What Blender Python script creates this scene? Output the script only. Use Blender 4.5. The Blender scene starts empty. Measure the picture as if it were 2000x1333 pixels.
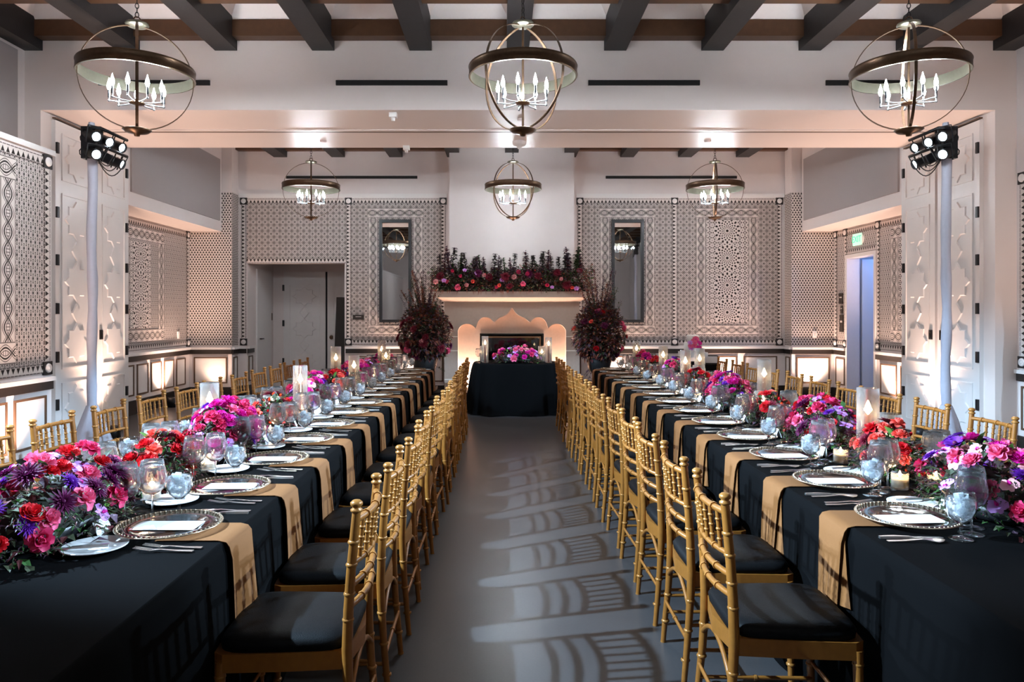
import bpy, math, random
from mathutils import Vector, Matrix, Euler
PI = math.pi
scene = bpy.context.scene
COL = scene.collection
rnd = random.Random(11)

# ------------------------------------------------------------------ camera
# room axis is x = 0, y runs from the camera towards the fireplace, z is up
cd = bpy.data.cameras.new('camera')
cam = bpy.data.objects.new('camera', cd)
COL.objects.link(cam)
cam.location = (-0.165, 0.0, 1.5)
cam.rotation_euler = (PI / 2, 0, 0)
cd.sensor_width = 36.0
cd.lens = 25.2
cd.shift_x = 0.0095
cd.shift_y = -0.02725
cd.clip_start = 0.05
scene.camera = cam

# ------------------------------------------------------------------ world, exposure
w = bpy.data.worlds.new('dim_world')
scene.world = w
w.use_nodes = True
w.node_tree.nodes['Background'].inputs[0].default_value = (0.9, 0.8, 0.8, 1)
w.node_tree.nodes['Background'].inputs[1].default_value = 0.02
vs = scene.view_settings
vs.view_transform = 'Standard'
vs.look = 'None'
vs.exposure = 0.42
vs.gamma = 1.0
vs.use_curve_mapping = False
scene.cycles.transparent_max_bounces = 40
scene.cycles.max_bounces = 8
scene.cycles.glossy_bounces = 4
scene.cycles.transmission_bounces = 6
scene.cycles.caustics_reflective = False
scene.cycles.caustics_refractive = False
scene.cycles.sample_clamp_indirect = 8.0

# light strengths (watts) and colours; some fixtures out of view are added for fill
P_CHANDELIER = 350.0
P_STAGE = 1700.0
P_STAGE_FAR = 1700.0
P_UPLIGHT = 120.0
P_CANDLE = 2.6
P_VOTIVE = 0.9
C_BULB = (0.86, 0.94, 1.0)
C_STAGE = (0.50, 0.75, 1.0)
C_WARM = (1.0, 0.68, 0.52)
C_FLAME = (1.0, 0.62, 0.30)


# ------------------------------------------------------------------ node helpers
class E:
    """a socket or number that builds Math nodes when calculated with"""
    def __init__(s, nt, k):
        s.nt, s.k = nt, k
    def m(s, op, *a):
        n = s.nt.nodes.new('ShaderNodeMath')
        n.operation = op
        for i, x in enumerate((s,) + a):
            k = x.k if isinstance(x, E) else x
            if isinstance(k, (int, float)):
                n.inputs[i].default_value = k
            else:
                s.nt.links.new(k, n.inputs[i])
        return E(s.nt, n.outputs[0])
    def __add__(s, o): return s.m('ADD', o)
    def __radd__(s, o): return s.m('ADD', o)
    def __sub__(s, o): return s.m('SUBTRACT', o)
    def __rsub__(s, o): return E(s.nt, o).m('SUBTRACT', s)
    def __mul__(s, o): return s.m('MULTIPLY', o)
    def __rmul__(s, o): return s.m('MULTIPLY', o)
    def __truediv__(s, o): return s.m('DIVIDE', o)
    def fr(s): return s.m('FRACT')
    def fl(s): return s.m('FLOOR')
    def ab(s): return s.m('ABSOLUTE')
    def sin(s): return s.m('SINE')
    def cos(s): return s.m('COSINE')
    def sq(s): return s.m('SQRT')
    def lt(s, o): return s.m('LESS_THAN', o)
    def gt(s, o): return s.m('GREATER_THAN', o)
    def mn(s, o): return s.m('MINIMUM', o)
    def mx(s, o): return s.m('MAXIMUM', o)


M = {}


def newmat(name):
    m = bpy.data.materials.new(name)
    m.use_nodes = True
    nt = m.node_tree
    for n in list(nt.nodes):
        if n.type != 'OUTPUT_MATERIAL' and n.type != 'BSDF_PRINCIPLED':
            nt.nodes.remove(n)
    M[name] = m
    return m, nt, nt.nodes['Principled BSDF']


def mat(name, c, rough=0.6, metal=0.0, spec=0.4, var=0.12, scale=30.0, bump=0.0, bscale=200.0, sheen=0.0, trans=0.0):
    m, nt, p = newmat(name)
    p.inputs['Roughness'].default_value = rough
    p.inputs['Metallic'].default_value = metal
    p.inputs['Specular IOR Level'].default_value = spec
    p.inputs['Sheen Weight'].default_value = sheen
    tc = nt.nodes.new('ShaderNodeTexCoord')
    nz = nt.nodes.new('ShaderNodeTexNoise')
    nz.inputs['Scale'].default_value = scale
    nz.inputs['Detail'].default_value = 3
    nt.links.new(tc.outputs['Object'], nz.inputs['Vector'])
    mx = nt.nodes.new('ShaderNodeMix')
    mx.data_type = 'RGBA'
    mx.inputs[6].default_value = tuple(max(0, x * (1 - var)) for x in c[:3]) + (1,)
    mx.inputs[7].default_value = tuple(min(1, x * (1 + var)) for x in c[:3]) + (1,)
    nt.links.new(nz.outputs['Fac'], mx.inputs[0])
    nt.links.new(mx.outputs[2], p.inputs['Base Color'])
    if bump:
        n2 = nt.nodes.new('ShaderNodeTexNoise')
        n2.inputs['Scale'].default_value = bscale
        nt.links.new(tc.outputs['Object'], n2.inputs['Vector'])
        b = nt.nodes.new('ShaderNodeBump')
        b.inputs['Strength'].default_value = bump
        b.inputs['Distance'].default_value = 0.01
        nt.links.new(n2.outputs['Fac'], b.inputs['Height'])
        nt.links.new(b.outputs[0], p.inputs['Normal'])
    if trans:
        t = nt.nodes.new('ShaderNodeBsdfTranslucent')
        nt.links.new(mx.outputs[2], t.inputs[0])
        a = nt.nodes.new('ShaderNodeMixShader')
        a.inputs[0].default_value = trans
        nt.links.new(p.outputs[0], a.inputs[1])
        nt.links.new(t.outputs[0], a.inputs[2])
        nt.links.new(a.outputs[0], nt.nodes['Material Output'].inputs[0])
    return m


def emis(name, c, s):
    m, nt, p = newmat(name)
    p.inputs['Base Color'].default_value = tuple(c) + (1,)
    p.inputs['Emission Color'].default_value = tuple(c) + (1,)
    p.inputs['Emission Strength'].default_value = s
    m.cycles.emission_sampling = 'NONE'
    return m


def glass(name, tint=(1, 1, 1), rough=0.02, boost=1.0, ior=1.5):
    m, nt, p = newmat(name)
    nt.nodes.remove(p)
    t = nt.nodes.new('ShaderNodeBsdfTransparent')
    t.inputs[0].default_value = tuple(tint) + (1,)
    g = nt.nodes.new('ShaderNodeBsdfGlossy')
    g.inputs['Roughness'].default_value = rough
    f = nt.nodes.new('ShaderNodeFresnel')
    gm = nt.nodes.new('ShaderNodeNewGeometry')
    io = E(nt, gm.outputs['Backfacing']) * (1.0 / ior - ior) + ior
    nt.links.new(io.k, f.inputs[0])
    e = (E(nt, f.outputs[0]) * boost).mn(1.0)
    a = nt.nodes.new('ShaderNodeMixShader')
    nt.links.new(e.k, a.inputs[0])
    nt.links.new(t.outputs[0], a.inputs[1])
    nt.links.new(g.outputs[0], a.inputs[2])
    nt.links.new(a.outputs[0], nt.nodes['Material Output'].inputs[0])
    return m


PAINT = (0.66, 0.585, 0.55)
INK = (0.022, 0.017, 0.015)
GREYINK = (0.13, 0.105, 0.098)


def printed(name, fn, rough=0.6):
    """flat stencilled print: fn(u, v) -> (dark mask, grey mask)"""
    m, nt, p = newmat(name)
    p.inputs['Roughness'].default_value = rough
    p.inputs['Specular IOR Level'].default_value = 0.25
    uv = nt.nodes.new('ShaderNodeUVMap')
    sp = nt.nodes.new('ShaderNodeSeparateXYZ')
    nt.links.new(uv.outputs[0], sp.inputs[0])
    d, g = fn(E(nt, sp.outputs[0]), E(nt, sp.outputs[1]))
    def mixc(fac, a, b):
        x = nt.nodes.new('ShaderNodeMix')
        x.data_type = 'RGBA'
        nt.links.new(fac.k, x.inputs[0])
        for i, c in ((6, a), (7, b)):
            if isinstance(c, tuple):
                x.inputs[i].default_value = c + (1,)
            else:
                nt.links.new(c, x.inputs[i])
        return x.outputs[2]
    c = PAINT
    if g is not None:
        c = mixc(g.mn(1.0), c, GREYINK)
    c = mixc(d.mn(1.0), c, INK)
    nt.links.new(c, p.inputs['Base Color'])
    return m


def pf_star(u, v):
    c = 0.106
    x = (u / c).fr() - 0.5
    y = (v / c).fr() - 0.5
    a, b = x.ab(), y.ab()
    r = (x * x + y * y).sq()
    th = y.m('ARCTAN2', x)
    t8 = ((th * (8 / (2 * PI)) + 0.5).fr() - 0.5).ab()
    k = ((0.5 - a) * (0.5 - a) + (0.5 - b) * (0.5 - b)).sq()
    d = r.lt(0.115)
    d = d.mx((r - 0.325).ab().lt(0.075) * t8.lt(0.20))
    d = d.mx(k.lt(0.085))
    g = ((a + b) - 0.24).ab().lt(0.035).mx(((a + b) - 0.66).ab().lt(0.05)).mx((k - 0.155).ab().lt(0.025)).mx((a.mx(b) - 0.46).gt(0.0))
    return d, g


def pf_oval(u, v):
    cw, ch = 0.062, 0.066
    row = (v / ch).fl()
    a = ((u / cw + row * 0.5).fr() - 0.5).ab()
    b = ((v / ch).fr() - 0.5).ab()
    e = (a * a / 0.05 + b * b / 0.10).sq()
    d = e.lt(0.70)
    d = d.mx((a - 0.43).ab().lt(0.055) * (b - 0.40).ab().lt(0.08)).mx(a.lt(0.08) * b.gt(0.43))
    g = (e - 1.15).ab().lt(0.18).mx((a - 0.5).ab().lt(0.05) * b.lt(0.22)).mx(((a + b) - 0.78).ab().lt(0.05))
    return d, g


def pf_scale(u, v):
    cw, ch = 0.050, 0.041
    row = (v / ch).fl()
    a = ((u / cw + row * 0.5).fr() - 0.5).ab()
    b = (v / ch).fr()
    d = (a - (1.0 - b) * 0.40).lt(0.0) * b.gt(0.10)
    return d, None


def pf_brick(u, v):
    ch = 0.030
    row = (v / ch).fl()
    a = ((u / 0.06 + row * 0.5).fr() - 0.5).ab()
    b = ((v / ch).fr() - 0.5).ab()
    g = a.lt(0.40) * b.lt(0.34)
    d = a.lt(0.14) * b.lt(0.2)
    return d, g


def pf_tri(u, v):
    # u across the strip 0..1 (1 = outside), v along in metres
    a = ((v / 0.066).fr() - 0.5).ab()
    h = (u - 0.16) / 0.60
    d = (a - (1.0 - h) * 0.36).lt(0.0) * h.gt(0.0) * h.lt(1.0)
    j = ((v / 0.05).fr() - 0.5).ab().lt(0.44)
    g = u.lt(0.12) * j + u.gt(0.90) * j
    return d, g


def pf_braid(u, v):
    s = u - 0.5
    ph = v * (2 * PI / 0.33)
    x1 = ph.sin() * 0.25
    d = (s - x1).ab().lt(0.042).mx((s + x1).ab().lt(0.042))
    g = (s - x1 - 0.13).ab().lt(0.022).mx((s + x1 - 0.13).ab().lt(0.022))
    g = g.mx((s - x1 + 0.13).ab().lt(0.022)).mx((s + x1 + 0.13).ab().lt(0.022))
    lens = s.ab().lt(x1.ab() - 0.09)
    g = g.mx(lens * ((v / 0.028).fr() - 0.5).ab().lt(0.14))
    g = g.mx((s.ab() - 0.475).ab().lt(0.022))
    return d, g


def rosette_fn(period, half):
    def fn(u, v):
        y = ((v / period).fr() - 0.5) * period
        r = (u * u + y * y).sq()
        th = y.m('ARCTAN2', u)
        t16 = ((th * (16 / (2 * PI))).fr() - 0.5).ab()
        t16b = ((th * (16 / (2 * PI)) + 0.5).fr() - 0.5).ab()
        d = r.lt(0.024)
        g = (r - 0.075).ab().lt(0.033) * t16.lt(0.20)
        d = d.mx((((r - 0.128) / 0.013).m('POWER', 2) + (t16b / 0.24).m('POWER', 2)).lt(1.0))
        d = d.mx((((r - 0.162) / 0.013).m('POWER', 2) + (t16 / 0.26).m('POWER', 2)).lt(1.0))
        d = d.mx((((r - 0.205) / 0.024).m('POWER', 2) + (t16b / 0.22).m('POWER', 2)).lt(1.0))
        a = ((u / 0.09).fr() - 0.5).ab()
        b = ((v / 0.09).fr() - 0.5).ab()
        o = r.gt(0.235)
        d = d.mx(o * (((a * a + b * b).sq() - 0.30).ab().lt(0.10) * ((a - b).ab().gt(0.12))))
        d = d.mx(o * (a + b).gt(0.88)).mx(o * (a * a + b * b).sq().lt(0.09))
        return d, g
    return fn


def make_mats():
    mat('plaster', (0.72, 0.645, 0.625), 0.55, var=0.03, scale=6, bump=0.05, bscale=60)
    mat('satin_white', (0.78, 0.69, 0.655), 0.40, var=0.02, scale=4, spec=0.5)
    mat('white_trim', (0.74, 0.70, 0.68), 0.35, var=0.03)
    mat('door_white', (0.72, 0.69, 0.68), 0.34, var=0.03, scale=8)
    mat('acoustic', (0.36, 0.32, 0.315), 0.95, var=0.10, scale=300, bump=0.3, bscale=600)
    mat('beam', (0.012, 0.011, 0.012), 0.55, var=0.3, scale=12, bump=0.1, bscale=80)
    mat('purlin', (0.075, 0.034, 0.016), 0.5, var=0.25, scale=14)
    mat('coffer', (0.80, 0.72, 0.69), 0.6, var=0.03)
    mat('black_slot', (0.006, 0.006, 0.007), 0.6)
    mat('rail_dark', (0.022, 0.017, 0.015), 0.35, var=0.2)
    mat('bronze_line', (0.10, 0.055, 0.032), 0.4, var=0.2)
    mat('rosette_black', (0.016, 0.013, 0.013), 0.45, var=0.2)
    mat('rosette_white', (0.76, 0.71, 0.69), 0.4, var=0.05)
    mat('limestone', (0.42, 0.315, 0.255), 0.75, var=0.08, scale=25, bump=0.15, bscale=120)
    mat('joint', (0.78, 0.70, 0.62), 0.7)
    mat('fire_black', (0.006, 0.006, 0.006), 0.25)
    mat('fire_bronze', (0.16, 0.095, 0.055), 0.35, metal=0.7)
    mat('mirror_frame', (0.020, 0.020, 0.023), 0.35, var=0.2)
    mat('brass_dark', (0.11, 0.066, 0.040), 0.33, metal=0.85, var=0.25, scale=40)
    mat('brass_pale', (0.15, 0.14, 0.105), 0.30, metal=0.9, var=0.15, scale=40)
    mat('steel_arm', (0.22, 0.23, 0.24), 0.3, metal=0.9)
    mat('black_metal', (0.010, 0.010, 0.012), 0.35, metal=0.2, var=0.2)
    mat('cable', (0.008, 0.008, 0.009), 0.5)
    mat('white_fabric', (0.40, 0.41, 0.49), 0.85, var=0.06, scale=20, bump=0.2, bscale=50)
    mat('gold', (0.285, 0.105, 0.0165), 0.40, metal=0.12, var=0.22, scale=45, spec=0.5)
    mat('gold_ring', (0.36, 0.15, 0.033), 0.34, metal=0.2, var=0.1)
    mat('cushion', (0.004, 0.004, 0.0045), 0.55, spec=0.13, var=0.2, scale=40, bump=0.15, bscale=300)
    mat('black_linen', (0.0022, 0.0021, 0.0023), 0.85, var=0.15, scale=220, bump=0.12, bscale=900, spec=0.03)
    mat('napkin', (0.165, 0.058, 0.0095), 0.85, var=0.08, scale=160, bump=0.15, bscale=700)
    mat('porcelain', (0.74, 0.71, 0.69), 0.15, var=0.02, spec=0.6)
    mat('card', (0.84, 0.83, 0.82), 0.6, var=0.01)
    mat('silver', (0.80, 0.79, 0.78), 0.28, metal=1.0, var=0.04)
    mat('charger_rim', (0.62, 0.47, 0.33), 0.18, metal=0.85, var=0.2, scale=90)
    mat('wax_red', (0.26, 0.022, 0.022), 0.4, var=0.1, trans=0.15)
    mat('wax_ivory', (0.86, 0.76, 0.60), 0.45, var=0.05, trans=0.35)
    mat('urn', (0.012, 0.012, 0.013), 0.4)
    mat('dark_filler', (0.02, 0.02, 0.012), 0.9)  # dark filling inside the foliage so it is not see-through
    mat('cake', (0.86, 0.82, 0.78), 0.5, var=0.02)
    mat('acrylic', (0.80, 0.84, 0.88), 0.2, var=0.02)
    mat('plate_sign', (0.030, 0.023, 0.019), 0.4)
    mat('sign_text', (0.62, 0.56, 0.52), 0.5)
    mat('ice', (0.86, 0.90, 0.94), 0.2, var=0.1, scale=60, trans=0.6)
    mat('detector', (0.74, 0.66, 0.63), 0.5)
    # floor: worn grey concrete with a satin seal
    m, nt, p = newmat('concrete')
    tc = nt.nodes.new('ShaderNodeTexCoord')
    n1 = nt.nodes.new('ShaderNodeTexNoise'); n1.inputs['Scale'].default_value = 1.7; n1.inputs['Detail'].default_value = 8
    n2 = nt.nodes.new('ShaderNodeTexNoise'); n2.inputs['Scale'].default_value = 90; n2.inputs['Detail'].default_value = 2
    nt.links.new(tc.outputs['Object'], n1.inputs['Vector']); nt.links.new(tc.outputs['Object'], n2.inputs['Vector'])
    f = E(nt, n1.outputs['Fac']) * 0.7 + E(nt, n2.outputs['Fac']) * 0.3
    cr = nt.nodes.new('ShaderNodeValToRGB')
    cr.color_ramp.elements[0].position = 0.3; cr.color_ramp.elements[0].color = (0.042, 0.0395, 0.0405, 1)
    cr.color_ramp.elements[1].position = 0.7; cr.color_ramp.elements[1].color = (0.066, 0.062, 0.063, 1)
    nt.links.new(f.k, cr.inputs[0]); nt.links.new(cr.outputs[0], p.inputs['Base Color'])
    rr = E(nt, n1.outputs['Fac']) * 0.08 + 0.27
    nt.links.new(rr.k, p.inputs['Roughness'])
    p.inputs['Specular IOR Level'].default_value = 0.35
    # mirror
    m, nt, p = newmat('mirror')
    p.inputs['Base Color'].default_value = (0.80, 0.78, 0.77, 1)
    p.inputs['Metallic'].default_value = 1.0
    p.inputs['Roughness'].default_value = 0.015
    m, nt, p = newmat('clear_glass')
    nt.nodes.remove(p)
    gb = nt.nodes.new('ShaderNodeBsdfGlass'); gb.inputs['IOR'].default_value = 1.45; gb.inputs['Roughness'].default_value = 0.0
    tb = nt.nodes.new('ShaderNodeBsdfTransparent'); tb.inputs[0].default_value = (0.97, 0.98, 1.0, 1)
    ms = nt.nodes.new('ShaderNodeMixShader'); ms.inputs[0].default_value = 0.25
    df = nt.nodes.new('ShaderNodeBsdfTranslucent'); df.inputs[0].default_value = (0.95, 0.97, 1.0, 1)
    m2 = nt.nodes.new('ShaderNodeMixShader'); m2.inputs[0].default_value = 0.02
    nt.links.new(gb.outputs[0], ms.inputs[1]); nt.links.new(tb.outputs[0], ms.inputs[2]); nt.links.new(ms.outputs[0], m2.inputs[1])
    nt.links.new(df.outputs[0], m2.inputs[2]); nt.links.new(m2.outputs[0], nt.nodes['Material Output'].inputs[0])
    glass('goblet_glass', (0.97, 0.975, 0.985), 0.03, 3.0)
    # ice water: cloudy, mottled, partly see-through
    m, nt, p = newmat('ice_water')
    nt.nodes.remove(p)
    tc = nt.nodes.new('ShaderNodeTexCoord')
    nz = nt.nodes.new('ShaderNodeTexNoise'); nz.inputs['Scale'].default_value = 45; nz.inputs['Detail'].default_value = 3
    nt.links.new(tc.outputs['Object'], nz.inputs['Vector'])
    df = nt.nodes.new('ShaderNodeBsdfTranslucent'); df.inputs[0].default_value = (0.97, 0.97, 0.97, 1)
    d2 = nt.nodes.new('ShaderNodeBsdfDiffuse'); d2.inputs[0].default_value = (0.85, 0.85, 0.86, 1)
    a1 = nt.nodes.new('ShaderNodeMixShader'); nt.links.new(df.outputs[0], a1.inputs[1]); nt.links.new(d2.outputs[0], a1.inputs[2])
    tb = nt.nodes.new('ShaderNodeBsdfTransparent')
    a2 = nt.nodes.new('ShaderNodeMixShader')
    fac = ((E(nt, nz.outputs['Fac']) - 0.42) * 4.0 + 0.45).mx(0.15).mn(0.85)
    nt.links.new(fac.k, a2.inputs[0]); nt.links.new(a1.outputs[0], a2.inputs[1]); nt.links.new(tb.outputs[0], a2.inputs[2])
    gl = nt.nodes.new('ShaderNodeBsdfGlossy'); gl.inputs['Roughness'].default_value = 0.08
    a3 = nt.nodes.new('ShaderNodeMixShader'); a3.inputs[0].default_value = 0.08
    nt.links.new(a2.outputs[0], a3.inputs[1]); nt.links.new(gl.outputs[0], a3.inputs[2]); nt.links.new(a3.outputs[0], nt.nodes['Material Output'].inputs[0])
    m, nt, p = newmat('hurricane_glass')
    nt.nodes.remove(p)
    gb = nt.nodes.new('ShaderNodeBsdfGlass'); gb.inputs['IOR'].default_value = 1.5; gb.inputs['Roughness'].default_value = 0.0
    tb = nt.nodes.new('ShaderNodeBsdfTransparent'); tb.inputs[0].default_value = (0.98, 0.97, 0.96, 1)
    ms = nt.nodes.new('ShaderNodeMixShader'); ms.inputs[0].default_value = 0.5
    df = nt.nodes.new('ShaderNodeBsdfTranslucent'); df.inputs[0].default_value = (1.0, 0.97, 0.94, 1)
    m2 = nt.nodes.new('ShaderNodeMixShader'); m2.inputs[0].default_value = 0.10
    nt.links.new(gb.outputs[0], ms.inputs[1]); nt.links.new(tb.outputs[0], ms.inputs[2]); nt.links.new(ms.outputs[0], m2.inputs[1])
    nt.links.new(df.outputs[0], m2.inputs[2]); nt.links.new(m2.outputs[0], nt.nodes['Material Output'].inputs[0])
    glass('charger_glass', (0.80, 0.78, 0.76), 0.06, 2.2)
    glass('frost_glass', (0.86, 0.87, 0.89), 0.12, 2.2)
    glass('fire_glass', (0.75, 0.75, 0.75), 0.02, 1.6)
    emis('bulb', (0.80, 0.93, 1.0), 40.0)
    emis('lens_lit', (0.72, 0.88, 1.0), 16.0)
    emis('flame', (1.0, 0.74, 0.42), 20.0)
    emis('uplight_lens', (1.0, 0.70, 0.45), 10.0)
    emis('exit_green', (0.05, 0.55, 0.30), 0.9)
    emis('exit_face', (0.55, 0.90, 0.75), 0.35)
    # printed walls
    printed('print_star', pf_star)
    printed('print_oval', pf_oval)
    printed('print_scale', pf_scale)
    printed('print_brick', pf_brick)
    printed('print_tri', pf_tri)
    printed('print_braid', pf_braid)
    printed('print_rosette', rosette_fn(0.485, 0.36))
    # plants
    for n, c in (('pet_magenta', (0.62, 0.012, 0.27)), ('pet_pink', (0.80, 0.13, 0.26)), ('pet_rose', (0.66, 0.035, 0.13)),
                 ('pet_red', (0.60, 0.010, 0.018)), ('pet_coral', (0.82, 0.12, 0.09)), ('pet_orange', (0.80, 0.10, 0.025)),
                 ('pet_purple', (0.16, 0.018, 0.34)), ('pet_lilac', (0.58, 0.27, 0.66)), ('pet_plum', (0.12, 0.008, 0.06)),
                 ('pet_blush', (0.80, 0.36, 0.38)), ('pet_green', (0.26, 0.50, 0.10)), ('pet_burgundy', (0.16, 0.008, 0.022)),
                 ('pet_white', (0.80, 0.74, 0.78))):
        mat(n, c, 0.55, var=0.22, scale=25, trans=0.25, spec=0.3)
    mat('leaf_green', (0.045, 0.12, 0.028), 0.45, var=0.35, scale=20, trans=0.2)
    mat('leaf_bright', (0.12, 0.30, 0.06), 0.45, var=0.3, scale=20, trans=0.25)
    mat('leaf_dark', (0.055, 0.066, 0.034), 0.55, var=0.35, scale=20, trans=0.15)
    mat('leaf_wine', (0.13, 0.032, 0.034), 0.5, var=0.4, scale=20, trans=0.2)
    mat('leaf_rust', (0.24, 0.075, 0.040), 0.55, var=0.4, scale=20, trans=0.25)
    mat('leaf_plum', (0.10, 0.058, 0.085), 0.5, var=0.4, scale=20, trans=0.2)
    mat('stem', (0.05, 0.03, 0.02), 0.7)


make_mats()


# ------------------------------------------------------------------ mesh helpers
class MB:
    def __init__(s):
        s.v, s.f, s.mi, s.uv, s.sm = [], [], [], [], []
    def add(s, vs, fs, m=0, uvs=None, smooth=False):
        o = len(s.v)
        s.v += [tuple(p) for p in vs]
        s.uv += uvs if uvs else [(p[0], p[2]) for p in vs]
        for f in fs:
            s.f.append(tuple(i + o for i in f))
            s.mi.append(m)
            s.sm.append(smooth)
        return s
    BOXF = [(0, 3, 2, 1), (4, 5, 6, 7), (0, 1, 5, 4), (1, 2, 6, 5), (2, 3, 7, 6), (3, 0, 4, 7)]
    def box(s, x0, x1, y0, y1, z0, z1, m=0):
        return s.add([(x0, y0, z0), (x1, y0, z0), (x1, y1, z0), (x0, y1, z0), (x0, y0, z1), (x1, y0, z1), (x1, y1, z1), (x0, y1, z1)], s.BOXF, m)
    def fbox(s, F, s0, s1, d0, d1, z0, z1, m=0, uvf=None):
        c = [(s0, d1, z0), (s1, d1, z0), (s1, d0, z0), (s0, d0, z0), (s0, d1, z1), (s1, d1, z1), (s1, d0, z1), (s0, d0, z1)]
        uv = [(uvf(a, z) if uvf else (a, z)) for a, b, z in c]
        fs = [tuple(reversed(f)) for f in s.BOXF] if F.flip else s.BOXF
        return s.add([F(*p) for p in c], fs, m, uv)
    def lathe(s, prof, seg=24, c=(0, 0, 0), m=0, a0=0.0, a1=2 * PI, cap=False):
        full = abs(a1 - a0 - 2 * PI) < 1e-6
        n = seg if full else seg + 1
        vs, fs = [], []
        for r, z in prof:
            for i in range(n):
                a = a0 + (a1 - a0) * i / seg
                vs.append((c[0] + r * math.cos(a), c[1] + r * math.sin(a), c[2] + z))
        for j in range(len(prof) - 1):
            for i in range(seg):
                k = (i + 1) % n
                fs.append((j * n + i, j * n + k, (j + 1) * n + k, (j + 1) * n + i))
        s.add(vs, fs, m, smooth=True)
        if cap:
            for j, flip in ((0, True), (len(prof) - 1, False)):
                ring = list(range(j * n, j * n + n))
                s.add([vs[i] for i in ring], [tuple(reversed(range(n))) if flip else tuple(range(n))], m)
        return s
    def tube(s, pts, r, seg=8, m=0, cap=True, closed=False):
        pts = [Vector(p) for p in pts]
        n = len(pts)
        rs = r if isinstance(r, (list, tuple)) else [r] * n
        vs, fs = [], []
        up = None
        for i, p in enumerate(pts):
            t = (pts[(i + 1) % n] - pts[i - 1]) if closed else (pts[min(i + 1, n - 1)] - pts[max(i - 1, 0)])
            t.normalize()
            if up is None:
                up = t.orthogonal().normalized()
            up = (up - t * up.dot(t))
            up = up.normalized() if up.length > 1e-6 else t.orthogonal().normalized()
            b = t.cross(up)
            for k in range(seg):
                a = 2 * PI * k / seg
                vs.append(p + (up * math.cos(a) + b * math.sin(a)) * rs[i])
        for i in range(n if closed else n - 1):
            j = (i + 1) % n
            for k in range(seg):
                l = (k + 1) % seg
                fs.append((i * seg + k, i * seg + l, j * seg + l, j * seg + k))
        s.add(vs, fs, m, smooth=True)
        if cap and not closed:
            s.add(vs[:seg], [tuple(reversed(range(seg)))], m)
            s.add(vs[-seg:], [tuple(range(seg))], m)
        return s
    def prism(s, poly, T, d, m=0, top=1.0):
        """poly of (a, b); T(a, b, h) -> point; raised by d, top ring scaled about its centre"""
        n = len(poly)
        cx = sum(p[0] for p in poly) / n
        cy = sum(p[1] for p in poly) / n
        tp = [(cx + (a - cx) * top, cy + (b - cy) * top) for a, b in poly]
        vs = [T(a, b, 0) for a, b in poly] + [T(a, b, d) for a, b in tp]
        fs = [tuple(range(n, 2 * n)), tuple(reversed(range(n)))] + [(i, (i + 1) % n, n + (i + 1) % n, n + i) for i in range(n)]
        return s.add(vs, fs, m)
    def ball(s, c, r, seg=10, rings=6, m=0, sc=(1, 1, 1)):
        vs, fs = [], []
        for j in range(rings + 1):
            p = PI * j / rings
            for i in range(seg):
                a = 2 * PI * i / seg
                vs.append((c[0] + r * sc[0] * math.sin(p) * math.cos(a), c[1] + r * sc[1] * math.sin(p) * math.sin(a), c[2] - r * sc[2] * math.cos(p)))
        for j in range(rings):
            for i in range(seg):
                k = (i + 1) % seg
                fs.append((j * seg + i, j * seg + k, (j + 1) * seg + k, (j + 1) * seg + i))
        return s.add(vs, fs, m, smooth=True)
    def mesh(s, name, *mats):
        me = bpy.data.meshes.new(name)
        me.from_pydata(s.v, [], s.f)
        for k in mats:
            me.materials.append(M[k])
        me.polygons.foreach_set('material_index', s.mi)
        me.polygons.foreach_set('use_smooth', s.sm)
        ul = me.uv_layers.new(name='UVMap')
        li = [0] * len(me.loops)
        me.loops.foreach_get('vertex_index', li)
        flat = []
        for i in li:
            flat += s.uv[i]
        ul.data.foreach_set('uv', flat)
        me.update()
        return me


class Frame:
    """a wall's own axes: s along it, d out of it into the room, z up"""
    def __init__(s, O, U, N):
        s.O, s.U, s.N = Vector(O), Vector(U).normalized(), Vector(N).normalized()
        s.flip = s.U.cross(s.N).z > 0
    def __call__(s, a, d, z):
        p = s.O + s.U * a + s.N * d
        return (p.x, p.y, p.z + z)


def ob(name, me, parent=None, loc=(0, 0, 0), rot=(0, 0, 0), sc=(1, 1, 1)):
    o = bpy.data.objects.new(name, me)
    COL.objects.link(o)
    if parent is not None:
        o.parent = parent
    o.location = loc
    o.rotation_euler = rot
    o.scale = sc
    return o


def tag(o, label, cat, group=None):
    o['label'] = label
    o['category'] = cat
    if group:
        o['group'] = group
    return o


def struct(o):
    o['kind'] = 'structure'
    return o


def thing(name, label, cat, loc=(0, 0, 0), rz=0.0, group=None, sc=(1, 1, 1)):
    o = ob(name, None, None, loc, (0, 0, rz), sc)
    o.empty_display_size = 0.1
    return tag(o, label, cat, group)


def kit(parts, root):
    """parts: (name, mesh, loc, rot, scale, [sub parts]) hung under root"""
    for p in parts:
        c = ob(p[0], p[1], root, *(p[2:5] if len(p) > 2 else ()))
        if len(p) > 5:
            kit(p[5], c)
    return root


def lamp(name, kind, energy, color, loc, parent=None, radius=0.05, target=None, size=1.0, blend=0.5):
    l = bpy.data.lights.new(name, kind)
    l.energy = energy
    l.color = color
    l.shadow_soft_size = radius
    o = bpy.data.objects.new(name, l)
    COL.objects.link(o)
    o.location = loc
    if kind == 'SPOT':
        l.spot_size = size
        l.spot_blend = blend
        d = Vector(target) - Vector(loc)
        o.rotation_euler = d.to_track_quat('-Z', 'Y').to_euler()
    if parent is not None:
        o.parent = parent
        o.matrix_parent_inverse = Matrix.Translation(parent.location).inverted() if parent.rotation_euler.z == 0 else Matrix.Identity(4)
    return o


ORD = ['first', 'second', 'third', 'fourth', 'fifth', 'sixth', 'seventh', 'eighth', 'ninth', 'tenth', 'eleventh', 'twelfth', 'thirteenth', 'fourteenth']

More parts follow.
